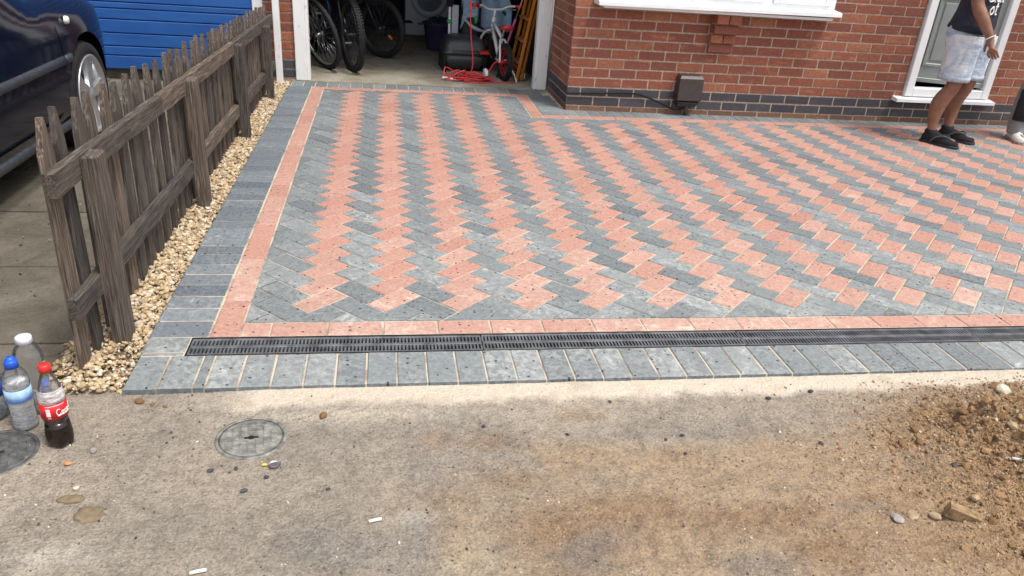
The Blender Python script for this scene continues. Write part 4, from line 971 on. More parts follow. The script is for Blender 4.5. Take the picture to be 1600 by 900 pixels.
# ------------------------------------------------------------------ parked car
car = thing("parked_car", "dark navy car parked on the neighbour's slabs behind the fence", "car", (-1.905, .13, -.03))
HWc = .825
def car_ring(y):
    w_ = HWc * (1 if y < 2.45 else max(.35, math.sqrt(max(0.02, 1 - ((y - 2.45) / .98) ** 2.6)))) * (1 if y > -.9 else .94)
    if y < 1.25: c = 1.0
    elif y > 1.95: c = 0.0
    else: c = 1 - (y - 1.25) / .7
    hood = .90 - .055 * max(0, y - 1.6) ** 1.6
    side = [(.90, .155), (.955, .20), (.985, .30), (1.0, .44), (1.0, .55), (.988, .66), (.968, .74)]
    hi_h = [(.93, hood - .055), (.86, hood - .012), (.60, hood + .022), (.30, hood + .035), (0, hood + .04)]
    hi_c = [(.945, .93), (.80, 1.30), (.66, 1.41), (.33, 1.45), (0, 1.46)]
    if y > 2.9:
        drop = (y - 2.9) / .5; hi_h = [(a, b - .16 * drop ** 1.5) for a, b in hi_h]; side = [(a, min(b, hi_h[0][1] - .02 * (7 - i))) for i, (a, b) in enumerate(side)]
    top = [(a1 * (1 - c) + a2 * c, b1 * (1 - c) + b2 * c) for (a1, b1), (a2, b2) in zip(hi_h, hi_c)]
    half = side + top
    full = [(w_ * a, y, b) for a, b in half] + [(-w_ * a, y, b) for a, b in half[-2::-1]]
    return full
ysn = list(np.arange(-1.2, 2.3, .08)) + list(np.arange(2.3, 3.40, .03))
cbm = MB().loft([car_ring(y) for y in ysn])
def boolean_cut(obj, cutters):
    for c in cutters:
        md = obj.modifiers.new("cut", 'BOOLEAN'); md.operation = 'DIFFERENCE'; md.solver = 'EXACT'; md.object = c
    dg = bpy.context.evaluated_depsgraph_get(); dg.update(); nm = bpy.data.meshes.new_from_object(obj.evaluated_get(dg))
    obj.modifiers.clear(); obj.data = nm
    for c in cutters: bpy.data.objects.remove(c, do_unlink=True)
body = cbm.build("body", M['car'], car)
bpy.context.view_layer.update()
cuts = []
WY, WZc, WR = 2.45, .285, .310
for yc in (WY, -.15):
    c = MB().lathe([(.001, -1), (.358, -1), (.358, 1), (.001, 1)], 48, Matrix.Translation((0, yc, WZc)) @ Matrix.Rotation(PI / 2, 4, 'Y')).build("cutter", None, car); cuts.append(c)
c = MB().box(HWc - .022, HWc + .2, 2.072, 2.080, .19, .86).build("cutter", None, car); cuts.append(c)
c = MB().box(HWc - .022, HWc + .2, .98, .988, .19, .88).build("cutter", None, car); cuts.append(c)
bpy.context.view_layer.update()
boolean_cut(body, cuts)
bmn = bmesh.new(); bmn.from_mesh(body.data); bmesh.ops.recalc_face_normals(bmn, faces=bmn.faces[:]); bmn.to_mesh(body.data); bmn.free()
body.data.polygons.foreach_set('use_smooth', [True] * len(body.data.polygons))
try: body.data.set_sharp_from_angle(angle=R_(35))
except Exception: pass
MB().box(-.70, .70, -.9, 3.0, .16, .55).build("underbody", M['black'], car)
for side in (1, -1):
    for yc in (WY, -.15):
        wE = bpy.data.objects.new("wheel", None); link(wE, car); wE.location = (side * (HWc - .105), yc, WZc - .005)
        RY = Matrix.Rotation(PI / 2 * side, 4, 'Y')
        MB().lathe([(.205, -.085), (.24, -.095), (.275, -.09), (WR, -.06), (WR, .055), (.298, .085), (.265, .094), (.230, .090), (.220, .06)], 56, RY).build("tyre", M['rubber'], wE)
        if side < 0: continue
        MB().lathe([(.230, .088), (.234, .095), (.226, .100), (.216, .092), (.200, .06), (.195, -.06)], 56, RY).build("rim", M['alloy'], wE)
        sp = MB()
        for k in range(5):
            a = 2 * PI * k / 5 + .35
            Mx = RY @ Matrix.Rotation(a, 4, 'Z')
            sp.loft([[(.03, -.030, .060), (.03, .030, .060), (.03, .026, .086), (.03, -.026, .086)], [(.10, -.034, .058), (.10, .034, .058), (.10, .028, .080), (.10, -.028, .080)], [(.214, -.062, .050), (.214, .062, .050), (.214, .054, .082), (.214, -.054, .082)]], M=Mx, smooth=False)
        sp.lathe([(.001, .096), (.028, .094), (.034, .086), (.05, .082), (.052, .05)], 24, RY); sp.build("spokes", M['alloy'], wE)
        MB().lathe([(.18, -.02), (.10, -.02), (.05, .0)], 32, RY).lathe([(.001, .02), (.12, .02), (.125, .0)], 32, RY).build("brake_disc", M['cartrim'], wE)
def strip(y0, y1, z0, z1, nm, mat):
    n = 12; rings = []
    for i in range(n + 1):
        y = y0 + (y1 - y0) * i / n; xo = HWc - .004
        rings.append([(xo, y, z0), (xo + .016, y, z0 + .006), (xo + .018, y, (z0 + z1) / 2), (xo + .014, y, z1 - .004), (xo, y, z1)])
    MB().loft(rings).build(nm, mat, car)
strip(-.7, 2.062, .520, .570, "rubbing_strip", M['cartrim']); strip(2.086, 2.165, .520, .570, "rubbing_strip", M['cartrim'])
strip(.2, 2.07, .185, .235, "sill_trim", M['cartrim'])
MB().lathe([(.001, .012), (.016, .010), (.022, .002), (.023, -.01)], 16, Matrix.Translation((HWc - .012, 2.235, .735)) @ Matrix.Rotation(PI / 2, 4, 'Y')).build("side_repeater", M['lens'], car)
MB().loft([[(HWc * a, y, b) for y in (-.3, 1.2)] + [(HWc * a - .01, y, b) for y in (1.2, -.3)] for a, b in ((.940, .96), (.805, 1.29))], smooth=False).build("side_window", M['carglass'], car)
for s in (1, -1): MB().loft([[(s * x, y, z) for x, y, z in r] for r in ([(.40, 3.26, .52), (.60, 3.10, .53), (.60, 3.08, .64), (.42, 3.22, .64)], [(.40, 3.29, .52), (.62, 3.13, .53), (.62, 3.11, .64), (.42, 3.25, .64)])], smooth=False).build("headlight", M['lens'], car)

# ------------------------------------------------------------------ bottles on the ground
def bottle(label, loc, prof, cap, capmat, bodymat, liquid=None, liqmat=None, lab=None, labmat=None, rz=0.0, rfun=None, neck=None):
    b = thing("drink_bottle", label, "bottle", loc, rz, "drink bottles left by the fence end")
    MB().lathe(prof, 36, rfun=rfun).build("shell", M[bodymat], b)
    z0, z1, r0, r1 = cap; MB().lathe([(.001, z1), (r1 - .002, z1), (r1, z1 - .003), (r0, z0), (r0 - .002, z0), (.001, z0 + .002)], 28, rfun=lambda a, z: 1 + .018 * math.cos(28 * a)).build("cap", M[capmat], b)
    if liquid:
        gp = -.0004 if liqmat == 'cola' else .0022
        lp = [(max(r - gp, .0005), z + (.002 if i == 0 else 0)) for i, (r, z) in enumerate(prof) if z <= liquid]
        lp = [(.0005, lp[0][1])] + lp + [(lp[-1][0], liquid), (.0005, liquid)]
        MB().lathe(lp, 36, rfun=rfun).build("liquid", M[liqmat], b)
    if lab:
        z0, z1, r = lab; MB().lathe([(r, z0), (r + .0006, z0), (r + .0006, z1), (r, z1)], 40).build("label", M[labmat], b)
    return b
def on_cyl(mb, strokes, r, a_c, z0, sc, wd):
    """pen strokes laid on a cylinder; x runs counter-clockwise seen from outside"""
    for st in strokes:
        pts = spline([(x, y, 0) for x, y in st], 4); q = []
        for p in pts: a = a_c + p.x * sc / r; q.append((r * math.cos(a), r * math.sin(a), z0 + p.y * sc))
        mb.tube(q, wd, 5)
    return mb
coke = [(0.001, .004), (.012, .002), (.022, .0), (.029, .006), (.0325, .02), (.0335, .045), (.0315, .062), (.0285, .080), (.0300, .092), (.0328, .100), (.0330, .150), (.0318, .165), (.027, .190), (.020, .212), (.0145, .226), (.0125, .232), (.0125, .243)]
r_ck = bottle("cola bottle with red cap and red label, half drunk", (-.234, -.545, hz(-.234, -.545) - .002), coke, (.236, .257, .0155, .0150), 'capred', 'pet', .080, 'cola', (.100, .146, .0332), 'labred', 0.0, lambda a, z: 1 + (.10 * math.cos(5 * a) if z < .018 else (.03 * math.cos(5 * a) if z < .05 else 0)))
cdir = math.atan2(-2.4134 + .545, .6563 + .234)
C1 = [[(.55, .95), (.35, 1.12), (.10, .95), (-.02, .5), (.12, .08), (.42, .05), (.62, .25)], [(1.0, .62), (.82, .55), (.76, .25), (.90, .05), (1.05, .2), (1.06, .5), (.98, .62), (1.2, .5)], [(1.62, .55), (1.45, .62), (1.30, .3), (1.42, .05), (1.62, .2)], [(2.1, .6), (1.9, .6), (1.80, .25), (1.92, .05), (2.08, .3), (2.12, .6), (2.10, .1), (2.28, .12)], [(2.35, .32), (2.55, .34)],
      [(3.2, .95), (3.0, 1.12), (2.78, .95), (2.66, .5), (2.8, .08), (3.1, .05), (3.3, .25)], [(3.65, .62), (3.48, .55), (3.42, .25), (3.56, .05), (3.7, .2), (3.72, .5), (3.64, .62)], [(3.9, .1), (4.0, .7), (4.12, 1.1), (4.02, .9), (3.98, .2), (4.15, .08)], [(4.6, .6), (4.4, .6), (4.32, .25), (4.42, .05), (4.58, .3), (4.6, .6), (4.6, .1), (4.75, .12)], [(.1, -.15), (.8, -.05), (1.6, -.12), (2.4, -.1)]]
lt = MB(); on_cyl(lt, C1, .0340, cdir + .12, .112, .0165, .0011); lt.build("lettering", M['labwht'], r_ck)
bc = MB()
for k in range(9): on_cyl(bc, [[(-.02, k * .13), (.50, k * .13)]], .0340, cdir - .62, .113, .020, .0009 if k % 2 else .0012)
on_cyl(bc, [[(-.0, 1.45), (.7, 1.45)], [(.75, 1.5), (2.4, 1.5)], [(0.1, -.35), (.5, -.35)]], .0340, cdir - .62, .113, .020, .0007); bc.build("barcode", M['labwht'], r_ck)
MB().lathe([(.0330, .148), (.0322, .162), (.0300, .178), (.0285, .185)], 36).build("condensation", M['froth'], r_ck)
wat = [(.001, .004), (.024, .001), (.031, .006), (.0325, .02), (.0310, .030), (.0330, .038), (.0312, .048), (.0330, .056), (.0312, .066), (.0330, .074), (.0318, .088), (.0328, .096), (.0328, .140), (.0335, .150), (.0325, .165), (.0255, .185), (.0165, .197), (.0140, .201), (.0140, .210)]
b_w = bottle("water bottle with blue sports cap and pale blue label", (-.355, -.462, hz(-.355, -.462) - .002), wat, (.200, .222, .0175, .0160), 'capblue', 'pet', .158, 'water', (.098, .138, .0331), 'labblu')
MB().lathe([(.001, .232), (.009, .231), (.012, .226), (.014, .221)], 20).build("spout", M['capblue'], b_w)
wv = MB(); on_cyl(wv, [[(-3, .0), (-2, .12), (-1, .02), (0, .10), (1, .25), (1.6, .15), (3, .05)]], .0338, math.atan2(-1.95, 1.01), .103, .016, .0017); wv.build("label_wave", M['labdb'], b_w)
big = [(.001, .004), (.03, .001), (.038, .007), (.040, .02), (.040, .075), (.0385, .085), (.040, .095), (.040, .170), (.038, .190), (.030, .212), (.020, .226), (.0170, .230), (.0170, .240)]
b_b = bottle("taller bottle with white cap and green label behind the blue capped one", (-.352, -.375, hz(-.352, -.375) - .004), big, (.229, .248, .0215, .0205), 'capwht', 'pet', None)
MB().lathe([(.0405, .120), (.0407, .120), (.0407, .168), (.0405, .168)], 14, a0=cdir + .45, a1=cdir + 1.25).build("label", M['labgrn'], b_b)
MB().lathe([(.0405, .070), (.0407, .070), (.0407, .112), (.0405, .112)], 14, a0=cdir + .3, a1=cdir + 1.1).build("lower_label", M['labdb'], b_b)
b_e = bottle("bluish clear bottle at the far left edge beside the white capped one", (-.462, -.405, hz(-.462, -.405) - .003), big, (.229, .248, .0215, .0205), 'capwht', 'petb', None)
MB().lathe([(.0405, .080), (.0407, .080), (.0407, .125), (.0405, .125)], 14, a0=cdir - .5, a1=cdir + 1.4).build("label", M['labdb'], b_e)

# ------------------------------------------------------------------ covers, stones and litter on the dug ground
def cover(label, x, y, R0, mat, rz):
    z = hz(x, y); c = thing("stopcock_cover", label, "cover", (x, y, z - .0030), rz, "round metal covers in the ground"); c.rotation_euler = (random.uniform(-.02, .02), .01, rz)
    MB().lathe([(R0, -.02), (R0, .004), (R0 - .004, .007), (R0 - .010, .006), (R0 - .011, .001)], 48).build("ring", M[mat], c)
    MB().lathe([(R0 - .0115, -.01), (R0 - .0115, .003), (R0 - .016, .0045), (.001, .0045)], 48).build("lid", M[mat], c)
    MB().lathe([(R0 - .0145, .0046), (R0 - .0105, .0048), (R0 - .0105, .0040)], 48).build("gap", M['irondk'], c)
    t = MB(); s = .021; k = int(R0 / s) + 1
    for i in range(-k, k + 1):
        for j in range(-k, k + 1):
            cx, cy = i * s, j * s
            if math.hypot(abs(cx) + s * .42, abs(cy) + s * .42) > R0 - .018 or (abs(j) < 1 and abs(i) < 2): continue
            t.box(cx - s * .42, cx + s * .42, cy - s * .42, cy + s * .42, .004, .0072, .0012)
    t.build("tread_pattern", M[mat], c)
    MB().box(-.020, .020, -.0045, .0045, .003, .0052).lathe([(.001, .0054), (.009, .0054), (.0092, .003)], 14).build("key_slot", M['black'], c)
cover("grey round access cover set flush in the dirt before the drain", .274, -.556, .100, 'iron', .12)
cover("dark round access cover beside the drink bottles", -.385, -.585, .104, 'irondk', .35)
SM = {}
def rock(label, x, y, size, mat, sd, group=None, flat=.65, rz=None, name="stone", cat="stone", lift=.22):
    V, F = stone_shape(sd, 2, flat); o = MB().add(V.tolist(), F.tolist(), None, True).build(name, M[mat]); o.scale = (size,) * 3
    o.location = (x, y, hz(x, y) + size * lift); o.rotation_euler = (random.uniform(-.15, .15), random.uniform(-.15, .15), rz if rz is not None else random.uniform(0, 6)); tag(o, label, cat, group)
    o.data.polygons.foreach_set('use_smooth', [True] * len(o.data.polygons))
    try: o.data.set_sharp_from_angle(angle=R_(28))
    except Exception: pass
    return o
sh_ = MB().loft([[(-.034, -.012, -.012), (.036, -.014, -.012), (.036, .013, -.012), (-.032, .014, -.012)], [(-.032, -.010, .012), (.034, -.012, .010), (.035, .011, .010), (-.030, .012, .014)]], smooth=False).build("brick_shard", M['st_br'])
sh_.location = (2.19, -1.055, hz(2.19, -1.055) + .012); sh_.rotation_euler = (.12, .18, -.42); sh_.scale = (1.25, 1.2, 1.3); tag(sh_, "oblong tan shard of stone at the foot of the dirt heap", "shard")
rock("rounded brown stone left of the oblong shard", 2.13, -1.035, .035, 'st_tan', 3); rock("grey pink stone, left of the pair below the heap", 2.015, -1.035, .036, 'st_grey', 5, flat=.5)
rock("pale tan stone, right of the pair below the heap", 2.065, -1.03, .034, 'st_tan', 8, flat=.5); rock("large cream stone on top of the dirt by the sand edge", 2.752, -.515, .052, 'st_pale', 11, flat=.55)
rock("round buff pebble above and right of the oblong shard", 2.27, -1.0, .030, 'st_tan', 14); rock("buff stone low at the bottom right corner of the heap", 2.27, -1.215, .05, 'st_tan', 15)
rock("grey brown pebble near the cola bottle", -.135, -.595, .022, 'st_grey', 17); rock("small orange brick chip near the cola bottle", -.185, -.643, .022, 'st_or', 18, flat=.45)
rock("tiny yellow pebble above the damp cement patches", -.13, -.745, .016, 'st_pale', 19)
rock("pale pebble at the right edge on the heap", 2.76, -.76, .028, 'st_pale', 22); rock("buff stone half sunk in the heap", 2.56, -.77, .034, 'st_tan', 23)
for k, (x, y, s, lb) in enumerate([
    (1.557, -.627, .018, "largest dark slate chip, right of centre below the sand edge"), (1.535, -.712, .015, "bluish dark chip on the brown stain right of centre"),
    (1.500, -.640, .014, "small dark chip just left of the largest slate chip"), (1.20, -.60, .014, "dark chip alone in the middle of the dirt"),
    (1.98, -.70, .018, "twin dark chips' bigger piece left of the dirt heap"), (2.10, -.415, .020, "dark pebble on the sand edge straight above the heap's left end"),
    (1.93, -.445, .022, "flat blue-grey chip on the sand left of the heap"), (.340, -.735, .015, "dark chip directly under the silver bottle top"),
    (.19, -.70, .016, "flat slate chip below left of the grey round cover"), (.255, -.695, .015, "dark lump straight below the grey round cover's slot"),
    (.29, -.785, .019, "broad black chip two hand widths below the grey cover"), (.505, -.795, .014, "dark chip midway between the bottle top and the cigarette end"),
    (.95, -.545, .016, "dark sliver upper centre beside a brown stain"), (1.38, -.432, .014, "dark crumb at the lower lip of the sand strip, centre right"), (2.31, -.86, .020, "black chip on the front slope of the heap")]):
    rock(lb, x, y, s, 'st_dark', 60 + k, "dark slate chips on the dirt", .5, cat="stone chip", name="stone_chip")
for k, (x, y, s, lb) in enumerate([
    (.47, -.470, .034, "crumbly brown clod right of the grey round cover"), (-.08, -.362, .035, "dark earth clod below the front left corner paver"), (-.04, -.377, .018, "little clod just right of the corner paver's clod"),
    (.00, -.392, .016, "tiny clod, third from the corner paver"), (2.22, -.745, .040, "brown clod at the heap's left foot"), (2.30, -.690, .034, "brown clod above the one at the heap's left foot"),
    (2.48, -.660, .040, "rough clod on the upper left slope of the heap"), (2.62, -.620, .042, "rough clod near the heap's top by the cream stone"), (2.40, -.945, .032, "clod on the lower slope above the oblong shard"), (2.56, -.905, .038, "clod at the right edge low on the heap")]):
    rock(lb, x, y, s, 'soil', 90 + k, "clods of earth on the dug ground", .6, cat="clod", name="earth_clod", lift=.12)
def butt(label, x, y, rz, L_):
    o = MB().tube([(-L_ / 2, 0, 0), (0, 0, .001), (L_ / 2, 0, 0)], .0042, 10).build("cigarette_end", M['butt']); o.location = (x, y, hz(x, y) + .006); o.rotation_euler = (0, 0, rz); tag(o, label, "cigarette end")
butt("white cigarette end near the middle of the dirt", .629, -.923, .25, .032); butt("white cigarette end at the bottom left of the dirt", .232, -1.058, .22, .036); butt("white cigarette end on the dirt heap at the right edge", 2.50, -.88, -.5, .034)
fo_ = thing("crumpled_foil", "crumpled silver bottle top with a yellow scrap on the dirt", "litter", (.355, -.69, hz(.355, -.69) + .002))
MB().lathe([(.001, .003), (.010, .004), (.015, .002), (.0165, .005)], 18, rfun=lambda a, z: 1 + .08 * math.cos(9 * a)).build("disc", M['steel'], fo_); MB().box(-.034, -.020, .0, .008, .0, .005, .002).build("scrap", M['yellow'], fo_)
for lab, x, y, rx, ry, sd in (("larger damp patch of spilt cement on the dirt", -.068, -.846, .036, .030, 2), ("smaller pale damp cement smear above the larger patch", -.128, -.786, .034, .016, 4)):
    rg = random.Random(sd); n = 22; ring = [(rx * math.cos(t) * rg.uniform(.82, 1.1), ry * math.sin(t) * rg.uniform(.82, 1.1)) for t in np.linspace(0, 2 * PI, n + 1)[:-1]]
    m = MB().loft([[(a, b, -.01) for a, b in ring], [(a, b, .0035) for a, b in ring], [(a * .85, b * .85, .006) for a, b in ring], [(a * .4, b * .4, .0075) for a, b in ring]]).build("cement_splat", M['cement']); m.location = (x, y, hz(x, y) + .001); tag(m, lab, "cement")

# ------------------------------------------------------------------ people
def skinned(name, V, Ed, Rd, mat, parent, root=0, sub=2):
    me = bpy.data.meshes.new(name); me.from_pydata([tuple(v) for v in V], Ed, []); o = bpy.data.objects.new(name, me); link(o)
    md = o.modifiers.new("skin", 'SKIN'); md.use_smooth_shade = True
    if not me.skin_vertices: raise RuntimeError("no skin layer")
    for i, sv in enumerate(me.skin_vertices[0].data):
        r = Rd[i]; sv.radius = r if isinstance(r, tuple) else (r, r); sv.use_root = (i == root)
    sb_ = o.modifiers.new("sub", 'SUBSURF'); sb_.levels = sub; sb_.render_levels = sub
    dg = bpy.context.evaluated_depsgraph_get(); dg.update(); nm = bpy.data.meshes.new_from_object(o.evaluated_get(dg)); nm.name = name
    nm.materials.clear(); nm.materials.append(mat); nm.polygons.foreach_set('use_smooth', [True] * len(nm.polygons))
    bpy.data.objects.remove(o, do_unlink=True)
    return link(bpy.data.objects.new(name, nm), parent)
class Fig:
    def __init__(s): s.V = []; s.E = []; s.R = []
    def p(s, co, r, par=None):
        s.V.append(Vector(co)); s.R.append(r); i = len(s.V) - 1
        if par is not None: s.E.append((par, i))
        return i
    def chain(s, start, items):
        for co, r in items: start = s.p(co, r, start)
        return start
def ringat(c, rx, ry, yaw, n=20, tiltv=None, wob=0.0, ph=0.0):
    c = Vector(c); out = []
    for k in range(n):
        t = 2 * PI * k / n; q = 1 + wob * math.sin(5 * t + ph) + wob * .6 * math.sin(9 * t + 2 * ph); x, y = rx * math.cos(t) * q, ry * math.sin(t) * q
        v = Vector((x * math.cos(yaw) - y * math.sin(yaw), x * math.sin(yaw) + y * math.cos(yaw), 0))
        if tiltv: v.z = tiltv[0] * v.x + tiltv[1] * v.y
        out.append(tuple(c + v))
    return out
def local(origin, fdir):
    f = Vector((fdir[0], fdir[1])).normalized(); r = Vector((f.y, -f.x))      # right hand side of the figure
    return lambda fw, rt, z: (fw * f.x + rt * r.x, fw * f.y + rt * r.y, z), math.atan2(f.y, f.x)
def man(name, label, origin, fdir, pose, trousers):
    """pose: feet as (forward, right, toe direction offset); built round the person's own origin"""
    o = thing(name, label, "person", (origin[0], origin[1], 0)); Lc, yaw = local(origin, fdir); Fg = Fig()
    pel = Fg.p(Lc(-.02, 0, .86), (.145, .105)); 
    sp_ = Fg.chain(pel, [(Lc(.0, 0, 1.0), (.150, .105)), (Lc(.02, 0, 1.16), (.155, .11)), (Lc(.02, 0, 1.32), (.145, .10)), (Lc(.0, 0, 1.40), (.09, .07)), (Lc(.01, 0, 1.46), .056), (Lc(.02, 0, 1.53), (.066, .072)), (Lc(.025, 0, 1.60), (.074, .090)), (Lc(.02, 0, 1.68), (.060, .070))])
    chest = 3
    for s in (1, -1):
        fw, rt, kf = pose['feet'][s]; hipr = s * .085
        k1 = Fg.chain(pel, [(Lc(-.01, hipr, .78), .098), (Lc(.02, hipr * 1.05 + (rt - hipr) * .25, .64), .088), (Lc(kf, hipr + (rt - hipr) * .6, .49), .062), (Lc(kf * .75 + fw * .25 + .005, hipr + (rt - hipr) * .7, .44), .057), (Lc(fw * .6 + kf * .4 - .040, hipr + (rt - hipr) * .8, .34), .071), (Lc(fw * .8 + kf * .2 - .042, rt, .26), .062), (Lc(fw - .03, rt, .18), .044), (Lc(fw - .02, rt, .11), .037), (Lc(fw - .015, rt, .055), .040), (Lc(fw + .07, rt, .042), (.036, .028)), (Lc(fw + .15, rt, .032), (.040, .020)), (Lc(fw + .19, rt, .03), (.032, .015))])
        ap = pose['arms'][s]
        sh = Fg.chain(chest, [(Lc(.0, s * .15, 1.355), .064), (Lc(*ap[0]), .058), (Lc(*[(a + b) / 2 for a, b in zip(ap[0], ap[1])]), .050), (Lc(*ap[1]), .046), (Lc(*[a * .6 + b * .4 for a, b in zip(ap[1], ap[2])]), .049), (Lc(*ap[2]), (.030, .027))])
        hd_ = Vector(ap[2]); dv = (Vector(ap[2]) - Vector(ap[1])).normalized(); dv = (dv + Vector((0, 0, -.6))).normalized()
        side_ = Vector((dv.z, 0, -dv.x)).normalized() if abs(dv.z) > .1 else Vector((1, 0, 0))     # across the knuckles, in the plane of swing
        palm = hd_ + dv * .045; pa = Fg.p(Lc(*palm), (.034, .020), sh); pb = Fg.p(Lc(*(hd_ + dv * .085)), (.036, .018), pa)
        curl = Vector((0, -s, 0))
        for k in range(4):
            off = side_ * ((k - 1.5) * .0195); b0 = hd_ + dv * .10 + off; ln = (.031, .036, .034, .026)[k]
            c0 = Fg.p(Lc(*b0), .0098, pb); d1 = (dv + curl * .35).normalized(); d2 = (dv + curl * (.9 + .1 * k)).normalized()
            c1 = Fg.p(Lc(*(b0 + d1 * ln)), .0088, c0); Fg.p(Lc(*(b0 + d1 * ln + d2 * ln * .95)), .0076, c1)
        t0 = Fg.p(Lc(*(hd_ + dv * .035 - side_ * -.034 + curl * .006)), .0115, pa); t1 = Fg.p(Lc(*(hd_ + dv * .066 + side_ * .052 + curl * .014)), .010, t0); Fg.p(Lc(*(hd_ + dv * .092 + side_ * .056 + curl * .018)), .0085, t1)
    body_ = skinned("body", Fg.V, Fg.E, Fg.R, M['skin'], o)
    hr = MB().loft([ringat(Lc(.005, 0, z), a, b, yaw, 18) for z, a, b in ((1.60, .092, .08), (1.66, .096, .084), (1.71, .080, .07), (1.745, .045, .04), (1.755, .01, .01))]).build("hair", M['hair'], o)
    nose = MB().loft([ringat(Lc(.105, 0, z), a, a, yaw, 8) for z, a in ((1.615, .006), (1.59, .012), (1.575, .014), (1.568, .006))]).build("nose", M['skin'], o)
    return o, Lc, yaw
pose1 = dict(feet={1: (.02, .135, .055), -1: (.02, -.165, .06)}, arms={1: ((.04, .215, 1.22), (.085, .235, 1.06), (.235, .205, .845)), -1: ((.05, -.205, 1.24), (.08, -.20, 1.13), (.26, -.10, 1.27))})
fd1 = (.50, -.866)
p1, Lc, yaw = man("person", "person in navy t-shirt, pale denim shorts and flip-flops before the front door", (5.115, 3.10), fd1, pose1, False)
sm1 = MB()
for s in (1, -1):
    fw, rt, kf = pose1['feet'][s]; h = s * .088; kx = h + (rt - h) * .5
    sm1.loft([ringat(Lc(.035, kx * 1.04, z), a, b, yaw, 22, None, .022, z * 40 + s) for z, a, b in ((.505, .108, .102), (.512, .114, .108), (.56, .114, .106), (.62, .116, .105), (.70, .120, .106), (.77, .125, .105), (.84, .126, .098))], cap=False)
sm1.loft([ringat(Lc(-.01 + d, 0, z), a, b, yaw, 26, None, .012, z * 30) for z, a, b, d in ((.74, .118, .165, 0), (.80, .132, .182, -.012), (.86, .134, .178, -.012), (.93, .124, .168, 0), (.97, .120, .164, 0))], cap=False)
so = sm1.build("shorts", M['denim'], p1)
hm = MB()
for s in (1, -1):
    fw, rt, kf = pose1['feet'][s]; h = s * .088; kx = h + (rt - h) * .5
    hm.loft([ringat(Lc(.035, kx * 1.04, z), a, b, yaw, 22, None, .02, .5 * 40 + s) for z, a, b in ((.500, .104, .098), (.498, .116, .110), (.53, .118, .112), (.538, .110, .104))], cap=False)
hm.build("rolled_hem", M['hem'], so)
ts = MB().loft([ringat(Lc(d, 0, z), a, b, yaw, 28, (.10 * Lc(1, 0, 0)[0] * -1, .10 * Lc(1, 0, 0)[1] * -1) if z < .95 else None, wb, z * 25) for z, a, b, d, wb in ((.862, .150, .184, .0, .03), (.868, .155, .190, .0, .03), (.93, .148, .184, .008, .022), (1.0, .138, .178, .012, .016), (1.10, .132, .178, .02, .01), (1.20, .130, .186, .022, .006), (1.30, .122, .196, .018, .004), (1.37, .098, .172, .008, 0), (1.42, .075, .10, .0, 0), (1.44, .066, .07, .0, 0))], cap=False)
for s in (1, -1):
    a, b = Vector((0, s * .15, 1.36)), Vector((.045, s * .222, 1.165)); rings = []
    for t, r in ((0, .085), (.3, .082), (.7, .074), (1.0, .076), (1.0, .066)): q = a.lerp(b, t); rings.append(ringat(Lc(*q), r, r, yaw, 16, None, .01, t))
    ts.loft(rings, cap=False)
tso = ts.build("t_shirt", M['tshirt'], p1)
def chest_pt(x, z): 
    """point on the front of the shirt; x is metres to the wearer's left"""
    a, b = .133, .180; t = -x / b; t = max(-.95, min(.95, t)); return Lc(.021 + a * math.sqrt(1 - t * t) + .0025, -x, z)
pr_ = MB()
def letters(strokes, x0, z0, sc, wd):
    for st in strokes:
        pts = spline([(x, y, 0) for x, y in st], 4); pr_.tube([chest_pt(x0 + p.x * sc, z0 + p.y * sc) for p in pts], wd, 5)
U_ = [(0, .9), (.02, .2), (.2, 0), (.45, .2), (.5, .9), (.52, .1), (.65, .02)]; A_ = [(.5, .8), (.2, .9), (0, .4), (.2, 0), (.45, .3), (.5, .85), (.5, .1), (.65, .02)]; T_ = [(.25, 1.4), (.2, .2), (.35, 0), (.5, .1)]; TB = [(0, .95), (.5, 1.0)]; OO = [(.3, .9), (0, .5), (.2, 0), (.5, .3), (.4, .85), (.25, .9)]
def sh(st, dx): return [(x + dx, y) for x, y in st]
letters([U_, sh(A_, .8), sh(T_, 1.6), sh(TB, 1.6)], -.13, 1.085, .075, .006); letters([OO, sh(T_, .7), sh(TB, .7)], -.10, .995, .06, .0055)
pr_.build("printed_lettering", M['labwht'], tso)
ap = pose1['arms'][1]; wr = Vector(ap[2]); dv = (Vector(ap[2]) - Vector(ap[1])).normalized(); cw_ = wr - dv * .004
q = dv.to_track_quat('Z', 'Y'); br = MB()
for k in range(26):
    a = 2 * PI * k / 26; pp = cw_ + q @ Vector((.034 * math.cos(a), .034 * math.sin(a), 0)); c = Lc(*pp); br.lathe([(.0005, .0048), (.0034, .0034), (.0048, 0), (.0034, -.0034), (.0005, -.0048)], 6, Matrix.Translation(c))
br.build("bracelet", M['bead'], p1)
